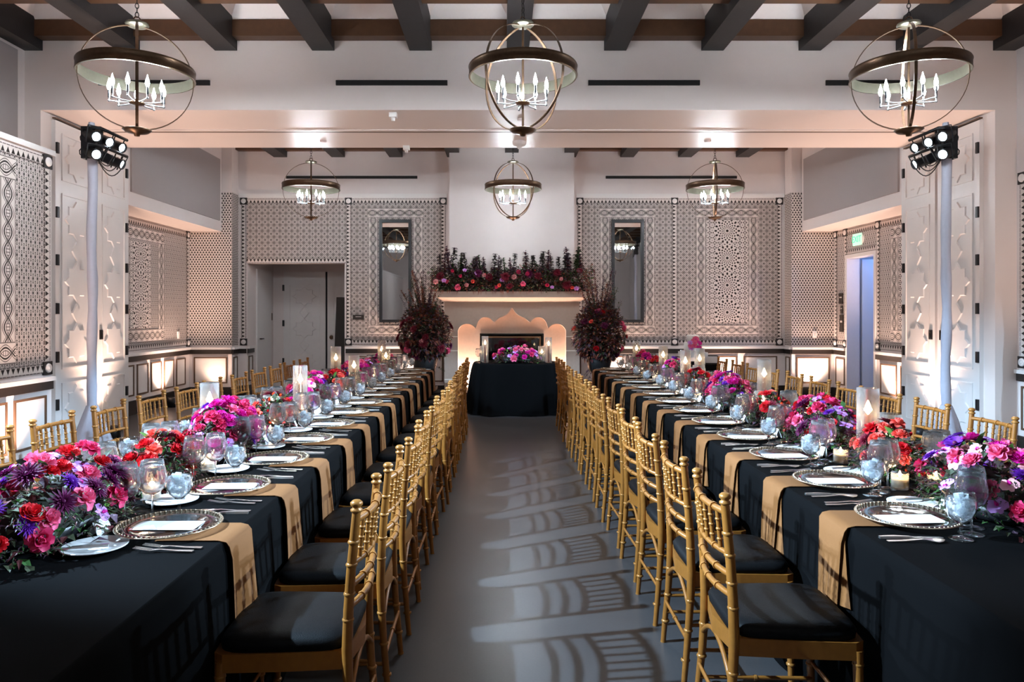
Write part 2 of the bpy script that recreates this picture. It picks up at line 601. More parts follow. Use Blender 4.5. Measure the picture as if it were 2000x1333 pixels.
# ================================================================== THE ROOM
YH0, YH1 = 7.6, 9.33          # the wide opening between the two rooms
YB = 12.8                     # fireplace wall
HSOF = 3.655                  # underside of the opening
ZC = 4.95
EPS = 0.004


def part(name, mb, parent, *mats):
    return ob(name, mb.mesh(name, *mats), parent)


floor = struct(ob('floor', MB().box(-9, 9, -5.2, 16, -0.12, 0).mesh('floor', 'concrete')))

# ---- ceiling with beams, purlins and hipped coffers
ceiling = struct(ob('ceiling', MB().box(-6, 6, -5.2, YB + 0.3, ZC, ZC + 0.1).mesh('ceiling', 'coffer')))
PITCH, BW = 1.031, 0.235
bmF = MB().box(-BW / 2, BW / 2, -5.2, YH0, 4.285, 4.78).mesh('beam', 'beam')
bmB = MB().box(-BW / 2, BW / 2, YH1, YB, 4.285, 4.78).mesh('beam', 'beam')
for k in range(-5, 6):
    ob('beam', bmF, ceiling, (k * PITCH, 0, 0))
    if abs(k) < 5:
        ob('beam', bmB, ceiling, (k * PITCH, 0, 0))
pur = MB().box(-5.3, 5.3, -0.07, 0.07, 4.39, 4.56).mesh('purlin', 'purlin')
pr = MB()
a, b, c, e = (PITCH - BW) / 2 + 0.02, 0.40, 0.20, 0.15
pr.add([(-a, -b, 0), (a, -b, 0), (a, b, 0), (-a, b, 0), (-c, -e, 0.34), (c, -e, 0.34), (c, e, 0.34), (-c, e, 0.34)],
       [(0, 4, 5, 1), (1, 5, 6, 2), (2, 6, 7, 3), (3, 7, 4, 0), (4, 7, 6, 5)])
cof = pr.mesh('coffer', 'coffer')
rowsF = [YH0 - 0.07 - 0.91 * i for i in range(14)]
rowsB = [YB - 0.07 - 0.91 * i for i in range(4)]
for y in rowsF + rowsB:
    ob('purlin', pur, ceiling, (0, y, 0))
for y in rowsF[:7] + rowsB[:3]:
    for k in range(-5, 5):
        ob('coffer', cof, ceiling, ((k + 0.5) * PITCH, y - 0.455, 4.56))

# ---- wall with the wide opening
mb = MB().box(-5.62, 5.62, YH0, YH1, HSOF, ZC)
for s in (-1, 1):
    x0, x1 = sorted((s * 5.06, s * 5.62))
    mb.box(x0, x1, YH0, YH1, 0, HSOF)
wall_mid = struct(ob('wall_middle', mb.mesh('wall_middle', 'satin_white')))
slot = MB().box(-0.59, 0.59, -0.02, 0.0, -0.026, 0.026).mesh('vent_slot', 'black_slot')
for x in (-3.85, -1.336, 1.336, 3.85):
    ob('vent_slot', slot, wall_mid, (x, YH0 - 0.002, 3.94))
part('soffit_track', MB().box(-5.0, 5.0, 8.47, 8.53, HSOF - 0.006, HSOF + 0.01), wall_mid, 'bronze_line')
part('soffit_moulding', MB().box(-5.05, 5.05, 8.40, 8.46, HSOF - 0.012, HSOF + 0.01), wall_mid, 'satin_white')

# ---- walls of the near room
mb = MB().box(-5.45, -5.23, -5.2, YH0, 0, ZC)
wall_lf = struct(ob('wall_left', mb.mesh('wall_left', 'plaster')))
wall_pj = struct(ob('wall_projection', MB().box(-5.23, -4.43, -5.2, 6.78, 0, 2.985).mesh('wall_projection', 'plaster')))
part('ledge', MB().box(-5.23, -4.40, -5.2, 6.80, 2.985, 3.035), wall_pj, 'white_trim')
part('acoustic_panel', MB().box(-5.235, -5.20, 3.2, 7.45, 3.15, 4.24), wall_lf, 'acoustic')
wall_rf = struct(ob('wall_right', MB().box(5.29, 5.5, -5.2, YH0, 0, ZC).mesh('wall_right', 'plaster')))
part('acoustic_panel', MB().box(5.26, 5.295, 3.2, 7.45, 3.15, 4.24), wall_rf, 'acoustic')
wall_rear = struct(ob('wall_rear', MB().box(-5.5, 5.5, -5.4, -5.2, 0, ZC).mesh('wall_rear', 'plaster')))

# ---- fireplace wall with the doorway alcove
DX0, DX1, DZ = -4.72, -2.98, 2.39
mb = MB().box(-6, DX0, YB, YB + 0.2, 0, ZC).box(DX0, DX1, YB, YB + 0.2, DZ, ZC).box(DX1, 6, YB, YB + 0.2, 0, ZC)
wall_back = struct(ob('wall_back', mb.mesh('wall_back', 'plaster')))
FB = Frame((0, YB, 0), (1, 0, 0), (0, -1, 0))
slot2 = MB().box(-1.17, 1.17, -0.02, 0.0, -0.024, 0.024).mesh('vent_slot', 'black_slot')
for x in (-2.85, 2.85):
    ob('vent_slot', slot2, wall_back, (x, YB - 0.002, 3.925))

# ---- side walls of the far room, with dropped soffits
XS = 5.62
mbl = MB().box(-XS - 0.2, -XS, YH1, YB, 0, ZC)
wall_lb = struct(ob('wall_far_left', mbl.mesh('wall_far_left', 'plaster')))
FL = Frame((-XS, 0, 0), (0, 1, 0), (1, 0, 0))
EY0, EY1 = 11.13, 12.0
mbr = MB().box(XS, XS + 0.2, YH1, EY0, 0, ZC).box(XS, XS + 0.2, EY1, YB, 0, ZC).box(XS, XS + 0.2, EY0, EY1, 2.42, ZC)
wall_rb = struct(ob('wall_far_right', mbr.mesh('wall_far_right', 'plaster')))
FR = Frame((XS, 0, 0), (0, 1, 0), (-1, 0, 0))
for s, wl in ((-1, wall_lb), (1, wall_rb)):
    def bx(a, b, *r):
        x0, x1 = sorted((s * a, s * b))
        return MB().box(x0, x1, *r)
    part('soffit', bx(5.06, 5.62, YH1, 12.5, 2.92, ZC), wl, 'plaster')
    part('acoustic_panel', bx(5.035, 5.065, YH1 + 0.1, 12.38, 3.10, 4.16), wl, 'acoustic')
    part('corner_pier', bx(4.88, 5.62, 12.5, 12.8, 0, ZC), wl, 'plaster')
FA = Frame((0, 12.5, 0), (1, 0, 0), (0, -1, 0))
FBL = Frame((-4.88, 12.5, 0), (0, 1, 0), (1, 0, 0))
FBR = Frame((4.88, 12.5, 0), (0, 1, 0), (-1, 0, 0))
FW = Frame((-4.43, 0, 0), (0, 1, 0), (1, 0, 0))
FX = Frame((5.29, 0, 0), (0, 1, 0), (-1, 0, 0))

TW = 0.085     # width of a triangle border
rblock = MB().box(-0.062, 0.062, -0.02, 0.0, -0.062, 0.062)
rblock = rblock.mesh('rosette_block', 'rosette_black')
md = MB().lathe([(0.0, 0.014), (0.012, 0.014), (0.016, 0.009), (0.030, 0.012), (0.041, 0.010), (0.044, 0.0)], 20)
md.v = [(x, -z, y) for x, y, z in md.v]
rdisc = md.mesh('rosette_disc', 'rosette_white')


def rosette(F, wl, s, z):
    ang = math.atan2(F.N.y, F.N.x) + PI / 2
    o = ob('rosette_block', rblock, wl, F(s, 0.0, z), (0, 0, ang))
    ob('rosette_disc', rdisc, o, (0, -0.02, 0))


def panel(F, wl, s0, s1, z0, z1, m, d=EPS, uvf=None, name='pattern_panel'):
    return part(name, MB().fbox(F, s0, s1, -0.002, d, z0, z1, 0, uvf), wl, m)


def vtri(F, wl, s, z0, z1, out=1):
    a, b = s - TW / 2, s + TW / 2
    f = (lambda q, z: ((q - a) / TW, z)) if out > 0 else (lambda q, z: ((b - q) / TW, z))
    panel(F, wl, a, b, z0, z1, 'print_tri', 0.010, f, 'triangle_border')


def htri(F, wl, s0, s1, z, out=1):
    a, b = z - TW / 2, z + TW / 2
    f = (lambda q, y: ((y - a) / TW, q)) if out > 0 else (lambda q, y: ((b - y) / TW, q))
    panel(F, wl, s0, s1, a, b, 'print_tri', 0.010, f, 'triangle_border')


def braid(F, wl, s0, s1, z0, z1, wd=0.17, d=0.008):
    n = 'braid_border'
    hs, hz = (s0 + s1) / 2, (z0 + z1) / 2
    for a, b in ((s0, s0 + wd), (s1 - wd, s1)):
        panel(F, wl, a, b, z0 + wd, z1 - wd, 'print_braid', d, lambda q, z: ((q - a) / wd, z - hz), n)
    for a, b in ((z0, z0 + wd), (z1 - wd, z1)):
        panel(F, wl, s0, s1, a, b, 'print_braid', d, lambda q, z: ((z - a) / wd, q - hs), n)


def wainscot(F, wl, s0, s1, edges, base=True):
    part('rail_ledge', MB().fbox(F, s0, s1, 0, 0.045, 0.865, 0.905), wl, 'white_trim')
    part('rail', MB().fbox(F, s0, s1, 0, 0.022, 0.785, 0.865), wl, 'rail_dark')
    if base:
        part('baseboard', MB().fbox(F, s0, s1, 0, 0.025, 0, 0.21), wl, 'rail_dark')
    for a, b in edges:
        z0, z1, t = 0.275, 0.735, 0.022
        fr = part('panel_frame', MB().fbox(F, a, b, 0, 0.016, z0, z0 + t).fbox(F, a, b, 0, 0.016, z1 - t, z1)
                  .fbox(F, a, a + t, 0, 0.016, z0 + t, z1 - t).fbox(F, b - t, b, 0, 0.016, z0 + t, z1 - t), wl, 'bronze_line')
        part('wainscot_panel', MB().fbox(F, a + t, b - t, 0, 0.006, z0 + t, z1 - t), fr, 'white_trim')


ZR0, ZR1 = 0.985, 3.50        # rosette rows on the fireplace wall
cols = (1.22, 2.91, 4.78)
for s in (-1, 1):
    for i, x in enumerate(cols):
        for z in (ZR0, ZR1):
            rosette(FB, wall_back, s * x, z)
        vtri(FB, wall_back, s * x, ZR0 + 0.062, ZR1 - 0.062, 1)
    for a, b in ((cols[0], cols[1]), (cols[1], cols[2])):
        x0, x1 = sorted((s * a, s * b))
        htri(FB, wall_back, x0 + 0.062, x1 - 0.062, ZR1, 1)
        if not (s < 0 and a == cols[1]):
            htri(FB, wall_back, x0 + 0.062, x1 - 0.062, ZR0, -1)
    x0, x1 = sorted((s * 1.26, s * 2.87))
    panel(FB, wall_back, x0, x1, 1.03, 3.455, 'print_star')
    # mirror with its braided border
    cx = s * 2.07
    braid(FB, wall_back, cx - 0.485, cx + 0.485, 1.115, 3.375)
    x0, x1 = sorted((s * 1.16, s * 4.86))
    part('cornice', MB().fbox(FB, x0, x1, 0, 0.03, 3.56, 3.63), wall_back, 'white_trim')
panel(FB, wall_back, -4.73, -2.955, 2.475, 3.455, 'print_star')
htri(FB, wall_back, -4.73, -2.955, 2.435, -1)
panel(FB, wall_back, 2.955, 4.735, 1.03, 3.455, 'print_star')
braid(FB, wall_back, 3.295, 4.405, 1.115, 3.375)
panel(FB, wall_back, 3.485, 4.215, 1.335, 3.16, 'print_rosette', 0.009, lambda q, z: (q - 3.85, z - 1.2715), 'medallion_panel')
wainscot(FB, wall_back, -2.96, -1.15, [(-2.85, -2.30), (-2.18, -1.72), (-1.62, -1.22)])
wainscot(FB, wall_back, 1.15, 4.86, [(1.22, 1.62), (1.72, 2.26), (2.36, 2.80), (2.92, 3.32), (3.44, 4.02), (4.14, 4.74)])
wainscot(FB, wall_back, -4.86, -4.73, [])
for s, F, wl in ((-1, FBL, wall_lb), (1, FBR, wall_rb)):
    x0, x1 = sorted((s * 4.88, s * 5.62))
    panel(FA, wl, x0, x1, 0.93, 3.61, 'print_scale')
    panel(F, wl, 0, 0.29, 0.93, 3.61, 'print_brick')
    wainscot(FA, wl, x0, x1, [(x0 + 0.08, x1 - 0.08)])
    wainscot(F, wl, 0, 0.29, [(0.06, 0.24)])
ZS0, ZS1 = 0.985, 2.855       # rosette rows on the side walls
# far left side wall
rosette(FL, wall_lb, 12.42, ZS1); rosette(FL, wall_lb, 12.42, ZS0)
vtri(FL, wall_lb, 12.42, ZS0 + 0.06, ZS1 - 0.06, 1)
htri(FL, wall_lb, YH1, 12.36, ZS1, 1); htri(FL, wall_lb, YH1, 12.36, ZS0, -1)
panel(FL, wall_lb, YH1, 12.37, 1.03, 2.81, 'print_oval')
braid(FL, wall_lb, 9.95, 11.55, 1.06, 2.79, 0.19)
panel(FL, wall_lb, 10.5, 11.1, 1.27, 2.57, 'print_rosette', 0.009, lambda q, z: (q - 10.8, z - 1.18), 'medallion_panel')
wainscot(FL, wall_lb, YH1, 12.5, [(9.4 + 0.43 * i, 9.4 + 0.43 * i + 0.34) for i in range(7)])
# far right side wall with the exit door
for y in (12.42, 12.07, 11.02):
    rosette(FR, wall_rb, y, ZS1); rosette(FR, wall_rb, y, ZS0)
    vtri(FR, wall_rb, y, ZS0 + 0.06, ZS1 - 0.06, 1)
htri(FR, wall_rb, 12.13, 12.36, ZS1, 1); htri(FR, wall_rb, 12.13, 12.36, ZS0, -1)
htri(FR, wall_rb, 11.08, 12.01, ZS1, 1); htri(FR, wall_rb, 11.08, 12.01, 2.52, -1)
htri(FR, wall_rb, YH1, 10.96, ZS1, 1); htri(FR, wall_rb, YH1, 10.96, ZS0, -1)
panel(FR, wall_rb, 12.11, 12.37, 1.03, 2.81, 'print_oval')
panel(FR, wall_rb, 11.07, 12.02, 2.56, 2.81, 'print_oval')
panel(FR, wall_rb, YH1, 10.97, 1.03, 2.81, 'print_oval')
braid(FR, wall_rb, 9.10, 10.66, 1.06, 2.79, 0.19)
panel(FR, wall_rb, YH1, 10.44, 1.27, 2.57, 'print_rosette', 0.009, lambda q, z: (q - 10.0, z - 1.18), 'medallion_panel')
wainscot(FR, wall_rb, YH1, 11.08, [(9.4, 9.85), (9.95, 10.40), (10.50, 10.95)])
wainscot(FR, wall_rb, 12.05, 12.5, [(12.10, 12.42)])
# near left wall
rosette(FW, wall_pj, 6.705, ZS1 + 0.06); rosette(FW, wall_pj, 6.705, ZS0)
vtri(FW, wall_pj, 6.705, ZS0 + 0.06, ZS1, 1)
htri(FW, wall_pj, 3.5, 6.645, ZS1 + 0.06, 1); htri(FW, wall_pj, 3.5, 6.645, ZS0, -1)
panel(FW, wall_pj, 3.5, 6.66, 1.03, 2.87, 'print_oval')
braid(FW, wall_pj, 4.2, 6.27, 1.06, 2.85, 0.19)
panel(FW, wall_pj, 5.0, 5.6, 1.27, 2.57, 'print_rosette', 0.009, lambda q, z: (q - 5.3, z - 1.18), 'medallion_panel')
wainscot(FW, wall_pj, 3.5, 6.78, [(3.6 + 0.53 * i, 3.6 + 0.53 * i + 0.44) for i in range(6)])
# near right wall
rosette(FX, wall_rf, 7.50, ZS1 + 0.06); rosette(FX, wall_rf, 7.50, ZS0)
vtri(FX, wall_rf, 7.50, ZS0 + 0.06, ZS1, 1)
htri(FX, wall_rf, 4.5, 7.44, ZS1 + 0.06, 1); htri(FX, wall_rf, 4.5, 7.44, ZS0, -1)
panel(FX, wall_rf, 4.5, 7.46, 1.03, 2.87, 'print_oval')
wainscot(FX, wall_rf, 4.5, 7.58, [(4.6 + 0.5 * i, 4.6 + 0.5 * i + 0.42) for i in range(6)])

# ---- doors
def star_poly(cx, cy, a, b, p, q):
    """rectangle 2a x 2b with a pointed spur on each side"""
    c, e = a * 0.42, b * 0.36
    pts = [(a, -b), (a, -e), (a + p, 0), (a, e), (a, b), (c, b), (0, b + q), (-c, b), (-a, b), (-a, e), (-a - p, 0), (-a, -e), (-a, -b), (-c, -b), (0, -b - q), (c, -b)]
    return [(cx + x, cy + y) for x, y in pts]


def diamond(cx, cy, a, b):
    return [(cx + a, cy), (cx, cy + b), (cx - a, cy), (cx, cy - b)]


def leaf_door(name, F, s0, s1, z1, secs, d0=0.0, d=0.045, hinges=(), hinge_at=None, pull=None, flat=1.0):
    """a door leaf: slab, framed sections and raised stars and diamonds"""
    o = struct(ob(name, MB().fbox(F, s0, s1, d0, d0 + d, 0.02, z1).mesh(name, 'door_white')))
    T = lambda dd: (lambda x, y, h: F(x, dd + h, y))
    cx = (s0 + s1) / 2
    hw = (s1 - s0) * 0.36
    for a, b, shapes in secs:
        t = 0.018
        f = d0 + d
        fr = part('panel_frame', MB().fbox(F, cx - hw, cx + hw, f, f + 0.012, a, a + t).fbox(F, cx - hw, cx + hw, f, f + 0.012, b - t, b)
                  .fbox(F, cx - hw, cx - hw + t, f, f + 0.012, a + t, b - t).fbox(F, cx + hw - t, cx + hw, f, f + 0.012, a + t, b - t), o, 'door_white')
        for k, z, hh in shapes:
            if k == 's':
                pl = star_poly(cx, z, hw * 0.56, hh * 0.66, hw * 0.26, hh * 0.32)
                part('star_panel', MB().prism(pl, T(f), 0.012 * flat, 0, 0.94), fr, 'door_white')
            else:
                part('diamond_panel', MB().prism(diamond(cx, z, hw * 0.34, hh), T(f), 0.012 * flat, 0, 0.87), fr, 'door_white')
    for z in hinges:
        q = hinge_at
        part('hinge', MB().fbox(F, q - 0.018, q + 0.018, d0 + d, d0 + d + 0.022, z - 0.06, z + 0.06), o, 'black_metal')
    if pull:
        q, z = pull
        pp = part('door_pull', MB().fbox(F, q - 0.032, q + 0.032, d0 + d, d0 + d + 0.012, z - 0.058, z + 0.058), o, 'black_metal')
        part('pull_recess', MB().fbox(F, q - 0.012, q + 0.012, d0 + d + 0.012, d0 + d + 0.016, z - 0.036, z + 0.036), pp, 'fire_black')
    return o


FJL = Frame((-5.06, 0, 0), (0, 1, 0), (1, 0, 0))
FJR = Frame((5.06, 0, 0), (0, 1, 0), (-1, 0, 0))
secs = [(2.96, 3.48, [('s', 3.22, 0.25)]),
        (0.88, 2.82, [('s', 2.54, 0.235), ('d', 2.20, 0.115), ('s', 1.85, 0.235), ('d', 1.50, 0.115), ('s', 1.155, 0.235)]),
        (0.15, 0.73, [('s', 0.44, 0.26)])]
hz = [0.5, 1.02, 1.55, 2.08, 2.6, 3.3]
n = 0
for F in (FJL, FJR):
    leaf_door('door_%d' % (n + 1), F, 7.78, 8.53, 3.60, secs, hinges=hz, hinge_at=7.80, pull=(8.45, 1.24))
    leaf_door('door_%d' % (n + 2), F, 8.58, 9.30, 3.60, secs, hinges=hz, hinge_at=9.24, pull=(8.66, 1.24))
    n += 2
for F in (FJL, FJR):
    part('door_track', MB().fbox(F, 7.78, 9.25, 0.01, 0.05, 3.615, 3.63), wall_mid, 'bronze_line')

# alcove behind the doorway in the fireplace wall
mb = MB().box(DX0 - 0.15, DX0, YB + 0.2, 14.4, 0, 2.6).box(DX0 - 0.15, DX1 + 0.6, 14.25, 14.4, 0, 2.6).box(DX1 + 0.45, DX1 + 0.6, YB + 0.2, 14.25, 0, 2.6)
mb.box(DX0 - 0.15, DX1 + 0.6, YB + 0.2, 14.4, 2.5, 2.6)
wall_al = struct(ob('wall_alcove', mb.mesh('wall_alcove', 'plaster')))
FAB = Frame((0, 14.25, 0), (1, 0, 0), (0, -1, 0))
FAL = Frame((DX0, 0, 0), (0, 1, 0), (1, 0, 0))
dsecs = [(0.3, 2.08, [('s', 1.83, 0.20), ('d', 1.51, 0.13), ('s', 1.19, 0.20), ('d', 0.87, 0.13), ('s', 0.55, 0.20)])]
d5 = leaf_door('door_5', FAB, -4.50, -3.67, 2.32, dsecs, hinges=(0.55, 1.3, 2.0), hinge_at=-4.50, flat=1.3)
d6 = leaf_door('door_6', FAB, -3.63, -2.80, 2.32, dsecs, flat=1.3)
part('door_gap', MB().fbox(FAB, -3.68, -3.62, 0.0, 0.02, 0.02, 2.32), wall_al, 'black_slot')
kn = MB().lathe([(0.0, 0.05), (0.03, 0.05), (0.034, 0.035), (0.014, 0.02), (0.012, 0), (0.042, 0), (0.042, -0.004)], 14)
kn.v = [(x, -z, y) for x, y, z in kn.v]
ob('door_knob', kn.mesh('door_knob', 'fire_bronze'), d6, (-3.55, 14.20, 1.02))
d7 = leaf_door('door_7', FAL, 13.25, 14.05, 2.32, [], d=0.03)
hd = MB().box(0.03, 0.075, -0.01, 0.01, -0.01, 0.01).box(0.06, 0.08, -0.01, 0.10, -0.01, 0.01)
ob('door_handle', hd.mesh('door_handle', 'black_metal'), d7, (DX0, 13.38, 1.02))
part('switch_plate', MB().fbox(FAL, 14.1, 14.18, 0, 0.012, 1.36, 1.50), wall_al, 'bronze_line')
wainscot(FAL, wall_al, YB + 0.0, 13.12, [(12.86, 13.06)])

# corridor behind the exit door
mb = MB().box(XS + 0.2, 7.6, 10.2, 10.35, 0, 2.8).box(XS + 0.2, 7.6, 12.75, 12.9, 0, 2.8).box(7.45, 7.6, 10.35, 12.75, 0, 2.8).box(XS + 0.2, 7.6, 10.2, 12.9, 2.7, 2.8)
wall_co = struct(ob('wall_corridor', mb.mesh('wall_corridor', 'plaster')))
t = 0.055
part('door_casing', MB().fbox(FR, EY0 - t, EY0 + 0.005, -0.19, 0.02, 0, 2.42 + t).fbox(FR, EY1 - 0.005, EY1 + t, -0.19, 0.02, 0, 2.42 + t)
     .fbox(FR, EY0, EY1, -0.19, 0.02, 2.415, 2.42 + t), wall_rb, 'white_trim')
d8 = struct(ob('door_8', MB().box(5.86, 6.60, 12.0, 12.045, 0.02, 2.40).mesh('door_8', 'door_white')))
hb = MB().box(0, 0.09, -0.03, -0.01, -0.012, 0.012).box(0, 0.02, -0.03, 0.0, -0.012, 0.012)
ob('door_handle', hb.mesh('door_handle', 'black_metal'), d8, (6.45, 12.0, 1.02))

# mirrors
for s, lb in ((-1, 'tall black-framed wall mirror between the doorway alcove and the fireplace'), (1, 'tall black-framed wall mirror between the fireplace and the medallion wall panel')):
    t = thing('wall_mirror', lb, 'mirror', (s * 2.07, YB - 0.01, 1.335))
    fr = MB()
    for a in ((-0.285, 0.285, 0, 0.05), (-0.285, 0.285, 1.78, 1.83), (-0.285, -0.235, 0.05, 1.78), (0.235, 0.285, 0.05, 1.78)):
        fr.box(a[0], a[1], -0.05, 0, a[2], a[3])
    ob('frame', fr.mesh('frame', 'mirror_frame'), t)
    ob('mirror_glass', MB().box(-0.236, 0.236, -0.015, 0, 0.049, 1.781).mesh('mirror_glass', 'mirror'), t)

# chimney breast and fireplace
struct(ob('wall_chimney', MB().box(-1.085, 1.085, 12.44, YB, 1.6, ZC).mesh('wall_chimney', 'plaster')))
fp = thing('fireplace', 'pale stone fireplace with scalloped ogee arch and wide mantel shelf', 'fireplace', (0.0, 12.2, 0))
YF = 0.0     # local: front face at y = 0
def arch(x):
    u = abs(x) * 1400 / 12.2          # in picture pixels from the centre line
    if u > 69:
        k = max(-1, min(1, (u - 87.5) / 18.7))
        y = 651 - 18 * math.sqrt(max(0, 1 - k * k))
    elif u > 34.5:
        k = max(-1, min(1, (u - 51.7) / 17.6))
        y = 640 - 20 * math.sqrt(max(0, 1 - k * k))
    else:
        k = u / 34.5
        y = 601 + 29 * (1 - (1 - k) ** 1.35 + 0.10 * math.sin(2 * PI * k))
        y = min(y, 630)
    return 1.5 + (612 - y) * 12.2 / 1400
mb = MB()
N = 92
xs = [-0.92 + 1.84 * i / N for i in range(N + 1)]
ZT = 1.70
for y0, y1 in ((0.0, 0.16),):
    vs, fs = [], []
    for x in xs:
        z = arch(x)
        vs += [(x, y0, z), (x, y0, ZT), (x, y1, z), (x, y1, ZT)]
    for i in range(N):
        a, b = 4 * i, 4 * i + 4
        fs += [(a, b, b + 1, a + 1), (a + 2, b + 2, b, a)]
    mb.add(vs, fs)
mb.box(-1.15, -0.92, 0, 0.3, 0, ZT).box(0.92, 1.15, 0, 0.3, 0, ZT)
ob('surround', mb.mesh('surround', 'limestone'), fp)
ob('recess_panel', MB().box(-0.93, -0.53, 0.15, 0.3, 0, ZT).box(0.53, 0.93, 0.15, 0.3, 0, ZT).box(-0.53, 0.53, 0.15, 0.3, 1.13, ZT).mesh('recess_panel', 'limestone'), fp)
ob('mantel_shelf', MB().box(-1.27, 1.27, -0.12, 0.32, 1.765, 1.865).mesh('mantel_shelf', 'limestone'), fp)
mm = MB()
pts = [(1.27, -0.115, 1.766), (1.22, -0.07, 1.735), (1.15, 0.0, 1.69)]
for k in range(2):
    (x0, y0, z0), (x1, y1, z1) = pts[k], pts[k + 1]
    mm.add([(-x0, y0, z0), (x0, y0, z0), (x1, y1, z1), (-x1, y1, z1)], [(0, 3, 2, 1)])
    for s in (-1, 1):
        mm.add([(s * x0, y0, z0), (s * x0, 0.3, z0), (s * x1, 0.3, z1), (s * x1, y1, z1)], [(0, 1, 2, 3)])
ob('cornice', mm.mesh('cornice', 'limestone'), fp)
for s in (-1, 1):
    for z in (0.37, 0.86, 1.10):
        ob('stone_joint', MB().box(min(s * 0.925, s * 1.152), max(s * 0.925, s * 1.152), -0.004, 0.01, z - 0.008, z + 0.008).mesh('stone_joint', 'joint'), fp)
ob('firebox', MB().box(-0.53, 0.53, 0.45, 0.5, 0, 1.14).box(-0.55, -0.53, 0.14, 0.5, 0, 1.14).box(0.53, 0.55, 0.14, 0.5, 0, 1.14).box(-0.55, 0.55, 0.14, 0.5, 1.13, 1.15).mesh('firebox', 'fire_black'), fp)
fb = MB()
for a in ((-0.50, 0.50, 1.075, 1.10), (-0.50, -0.475, 0.05, 1.075), (0.475, 0.50, 0.05, 1.075)):
    fb.box(a[0], a[1], 0.13, 0.16, a[2], a[3])
ff = ob('firebox_frame', fb.mesh('firebox_frame', 'fire_bronze'), fp)
ob('fire_screen', MB().box(-0.476, 0.476, 0.148, 0.152, 0.05, 1.076).mesh('fire_screen', 'fire_glass'), ff)

# small fittings of the walls
ex = thing('exit_sign', 'green lit EXIT sign above the open side door', 'exit sign', (XS - 0.03, 11.62, 2.60))
ob('sign_face', MB().box(-0.012, 0.012, -0.13, 0.13, 0, 0.19).mesh('sign_face', 'exit_face'), ex)
ob('backplate', MB().lathe([(0.0, 0.0), (0.16, 0.0), (0.16, 0.015), (0.0, 0.015)], 24).mesh('backplate', 'white_trim'), ex, (0.028, 0, 0.095), (0, -PI / 2, 0), (0.6, 1.15, 1))


def text_mesh(body, size, m, depth=0.002):
    c = bpy.data.curves.new('lettering', 'FONT')
    c.body = body; c.size = size; c.align_x = 'CENTER'; c.align_y = 'CENTER'; c.extrude = depth
    o = bpy.data.objects.new('lettering', c); COL.objects.link(o)
    bpy.context.view_layer.update()
    me = bpy.data.meshes.new_from_object(o.evaluated_get(bpy.context.evaluated_depsgraph_get()))
    bpy.data.objects.remove(o)
    me.name = 'lettering'
    me.materials.clear(); me.materials.append(M[m])
    return me


ob('lettering', text_mesh('EXIT', 0.145, 'exit_green'), ex, (-0.0135, 0, 0.095), (PI / 2, 0, -PI / 2))
sg = thing('wall_sign', 'small dark room sign on the patterned wall beside the doorway alcove', 'sign', (-2.73, YB - 0.012, 1.385))
ob('sign_plate', MB().box(-0.10, 0.10, -0.012, 0.004, 0, 0.085).mesh('sign_plate', 'plate_sign'), sg)
ob('sign_line', MB().box(-0.05, 0.05, -0.014, -0.012, 0.045, 0.054).mesh('sign_line', 'sign_text'), sg)
for y, z0, z1, wd, lb in ((12.16, 1.66, 1.84, 0.14, 'top dark pictogram sign beside the exit door'), (12.13, 1.50, 1.63, 0.08, 'small middle dark sign beside the exit door'), (12.14, 1.18, 1.47, 0.13, 'tall bottom dark sign with arrow beside the exit door')):
    q = thing('wall_sign', lb, 'sign', (XS - 0.006, y + 0.06, z0))
    ob('sign_plate', MB().box(-0.012, 0.0, -wd / 2, wd / 2, 0, z1 - z0).mesh('sign_plate', 'plate_sign'), q)
    ob('pictogram', MB().box(-0.014, -0.012, -wd * 0.28, wd * 0.28, (z1 - z0) * 0.55, (z1 - z0) * 0.66).mesh('pictogram', 'sign_text'), q)
def plate(F, s, z, lb):
    me = MB().box(-0.035, 0.035, -0.012, 0.0, -0.06, 0.06).mesh('plate', 'card')
    ang = math.atan2(F.N.y, F.N.x) + PI / 2
    q = thing('wall_plate', lb, 'switch plate', F(s, 0.004, z), ang)
    ob('cover', me, q)
    ob('rocker', MB().box(-0.012, 0.012, -0.017, -0.012, -0.025, 0.025).mesh('rocker', 'detector'), q)
plate(FA, 5.28, 1.13, 'white switch plate on the triangle-patterned pier near the exit door')
plate(FL, 12.05, 1.13, 'white switch plate on the patterned wall across from the exit door')
sm = thing('smoke_detector', 'pale dome smoke detector under the opening between the rooms', 'detector', (0.05, 9.0, HSOF))
ob('dome', MB().lathe([(0.0, -0.075), (0.03, -0.073), (0.035, -0.06), (0.075, -0.05), (0.088, -0.03), (0.09, 0.0)], 20).mesh('dome', 'detector'), sm)
ob('sensor', MB().lathe([(0.0, -0.095), (0.02, -0.09), (0.024, -0.074)], 12).mesh('sensor', 'white_trim'), sm)
for i, (x, y, lb) in enumerate(((0.04, 7.95, 'flat round sprinkler cover near the front edge of the opening soffit'), (-2.4, 8.95, 'flat round sprinkler cover on the soffit toward the doorway alcove'), (2.4, 8.95, 'flat round sprinkler cover on the soffit toward the exit door'))):
    q = thing('sprinkler_cover', lb, 'sprinkler', (x, y, HSOF))
    ob('disc', MB().lathe([(0.0, -0.02), (0.03, -0.02), (0.04, -0.014), (0.042, 0)], 16).mesh('disc', 'detector'), q)
for x, y, lb in ((-1.34, 7.72, 'small white square sensor near the front edge of the soffit'), (-1.40, 9.24, 'small white square sensor at the back edge of the soffit')):
    q = thing('ceiling_sensor', lb, 'sensor', (x, y, HSOF))
    ob('housing', MB().box(-0.04, 0.04, -0.04, 0.04, -0.05, 0).mesh('housing', 'card'), q)
    ob('stub', MB().lathe([(0.0, -0.085), (0.02, -0.082), (0.022, -0.05)], 10).mesh('stub', 'card'), q)

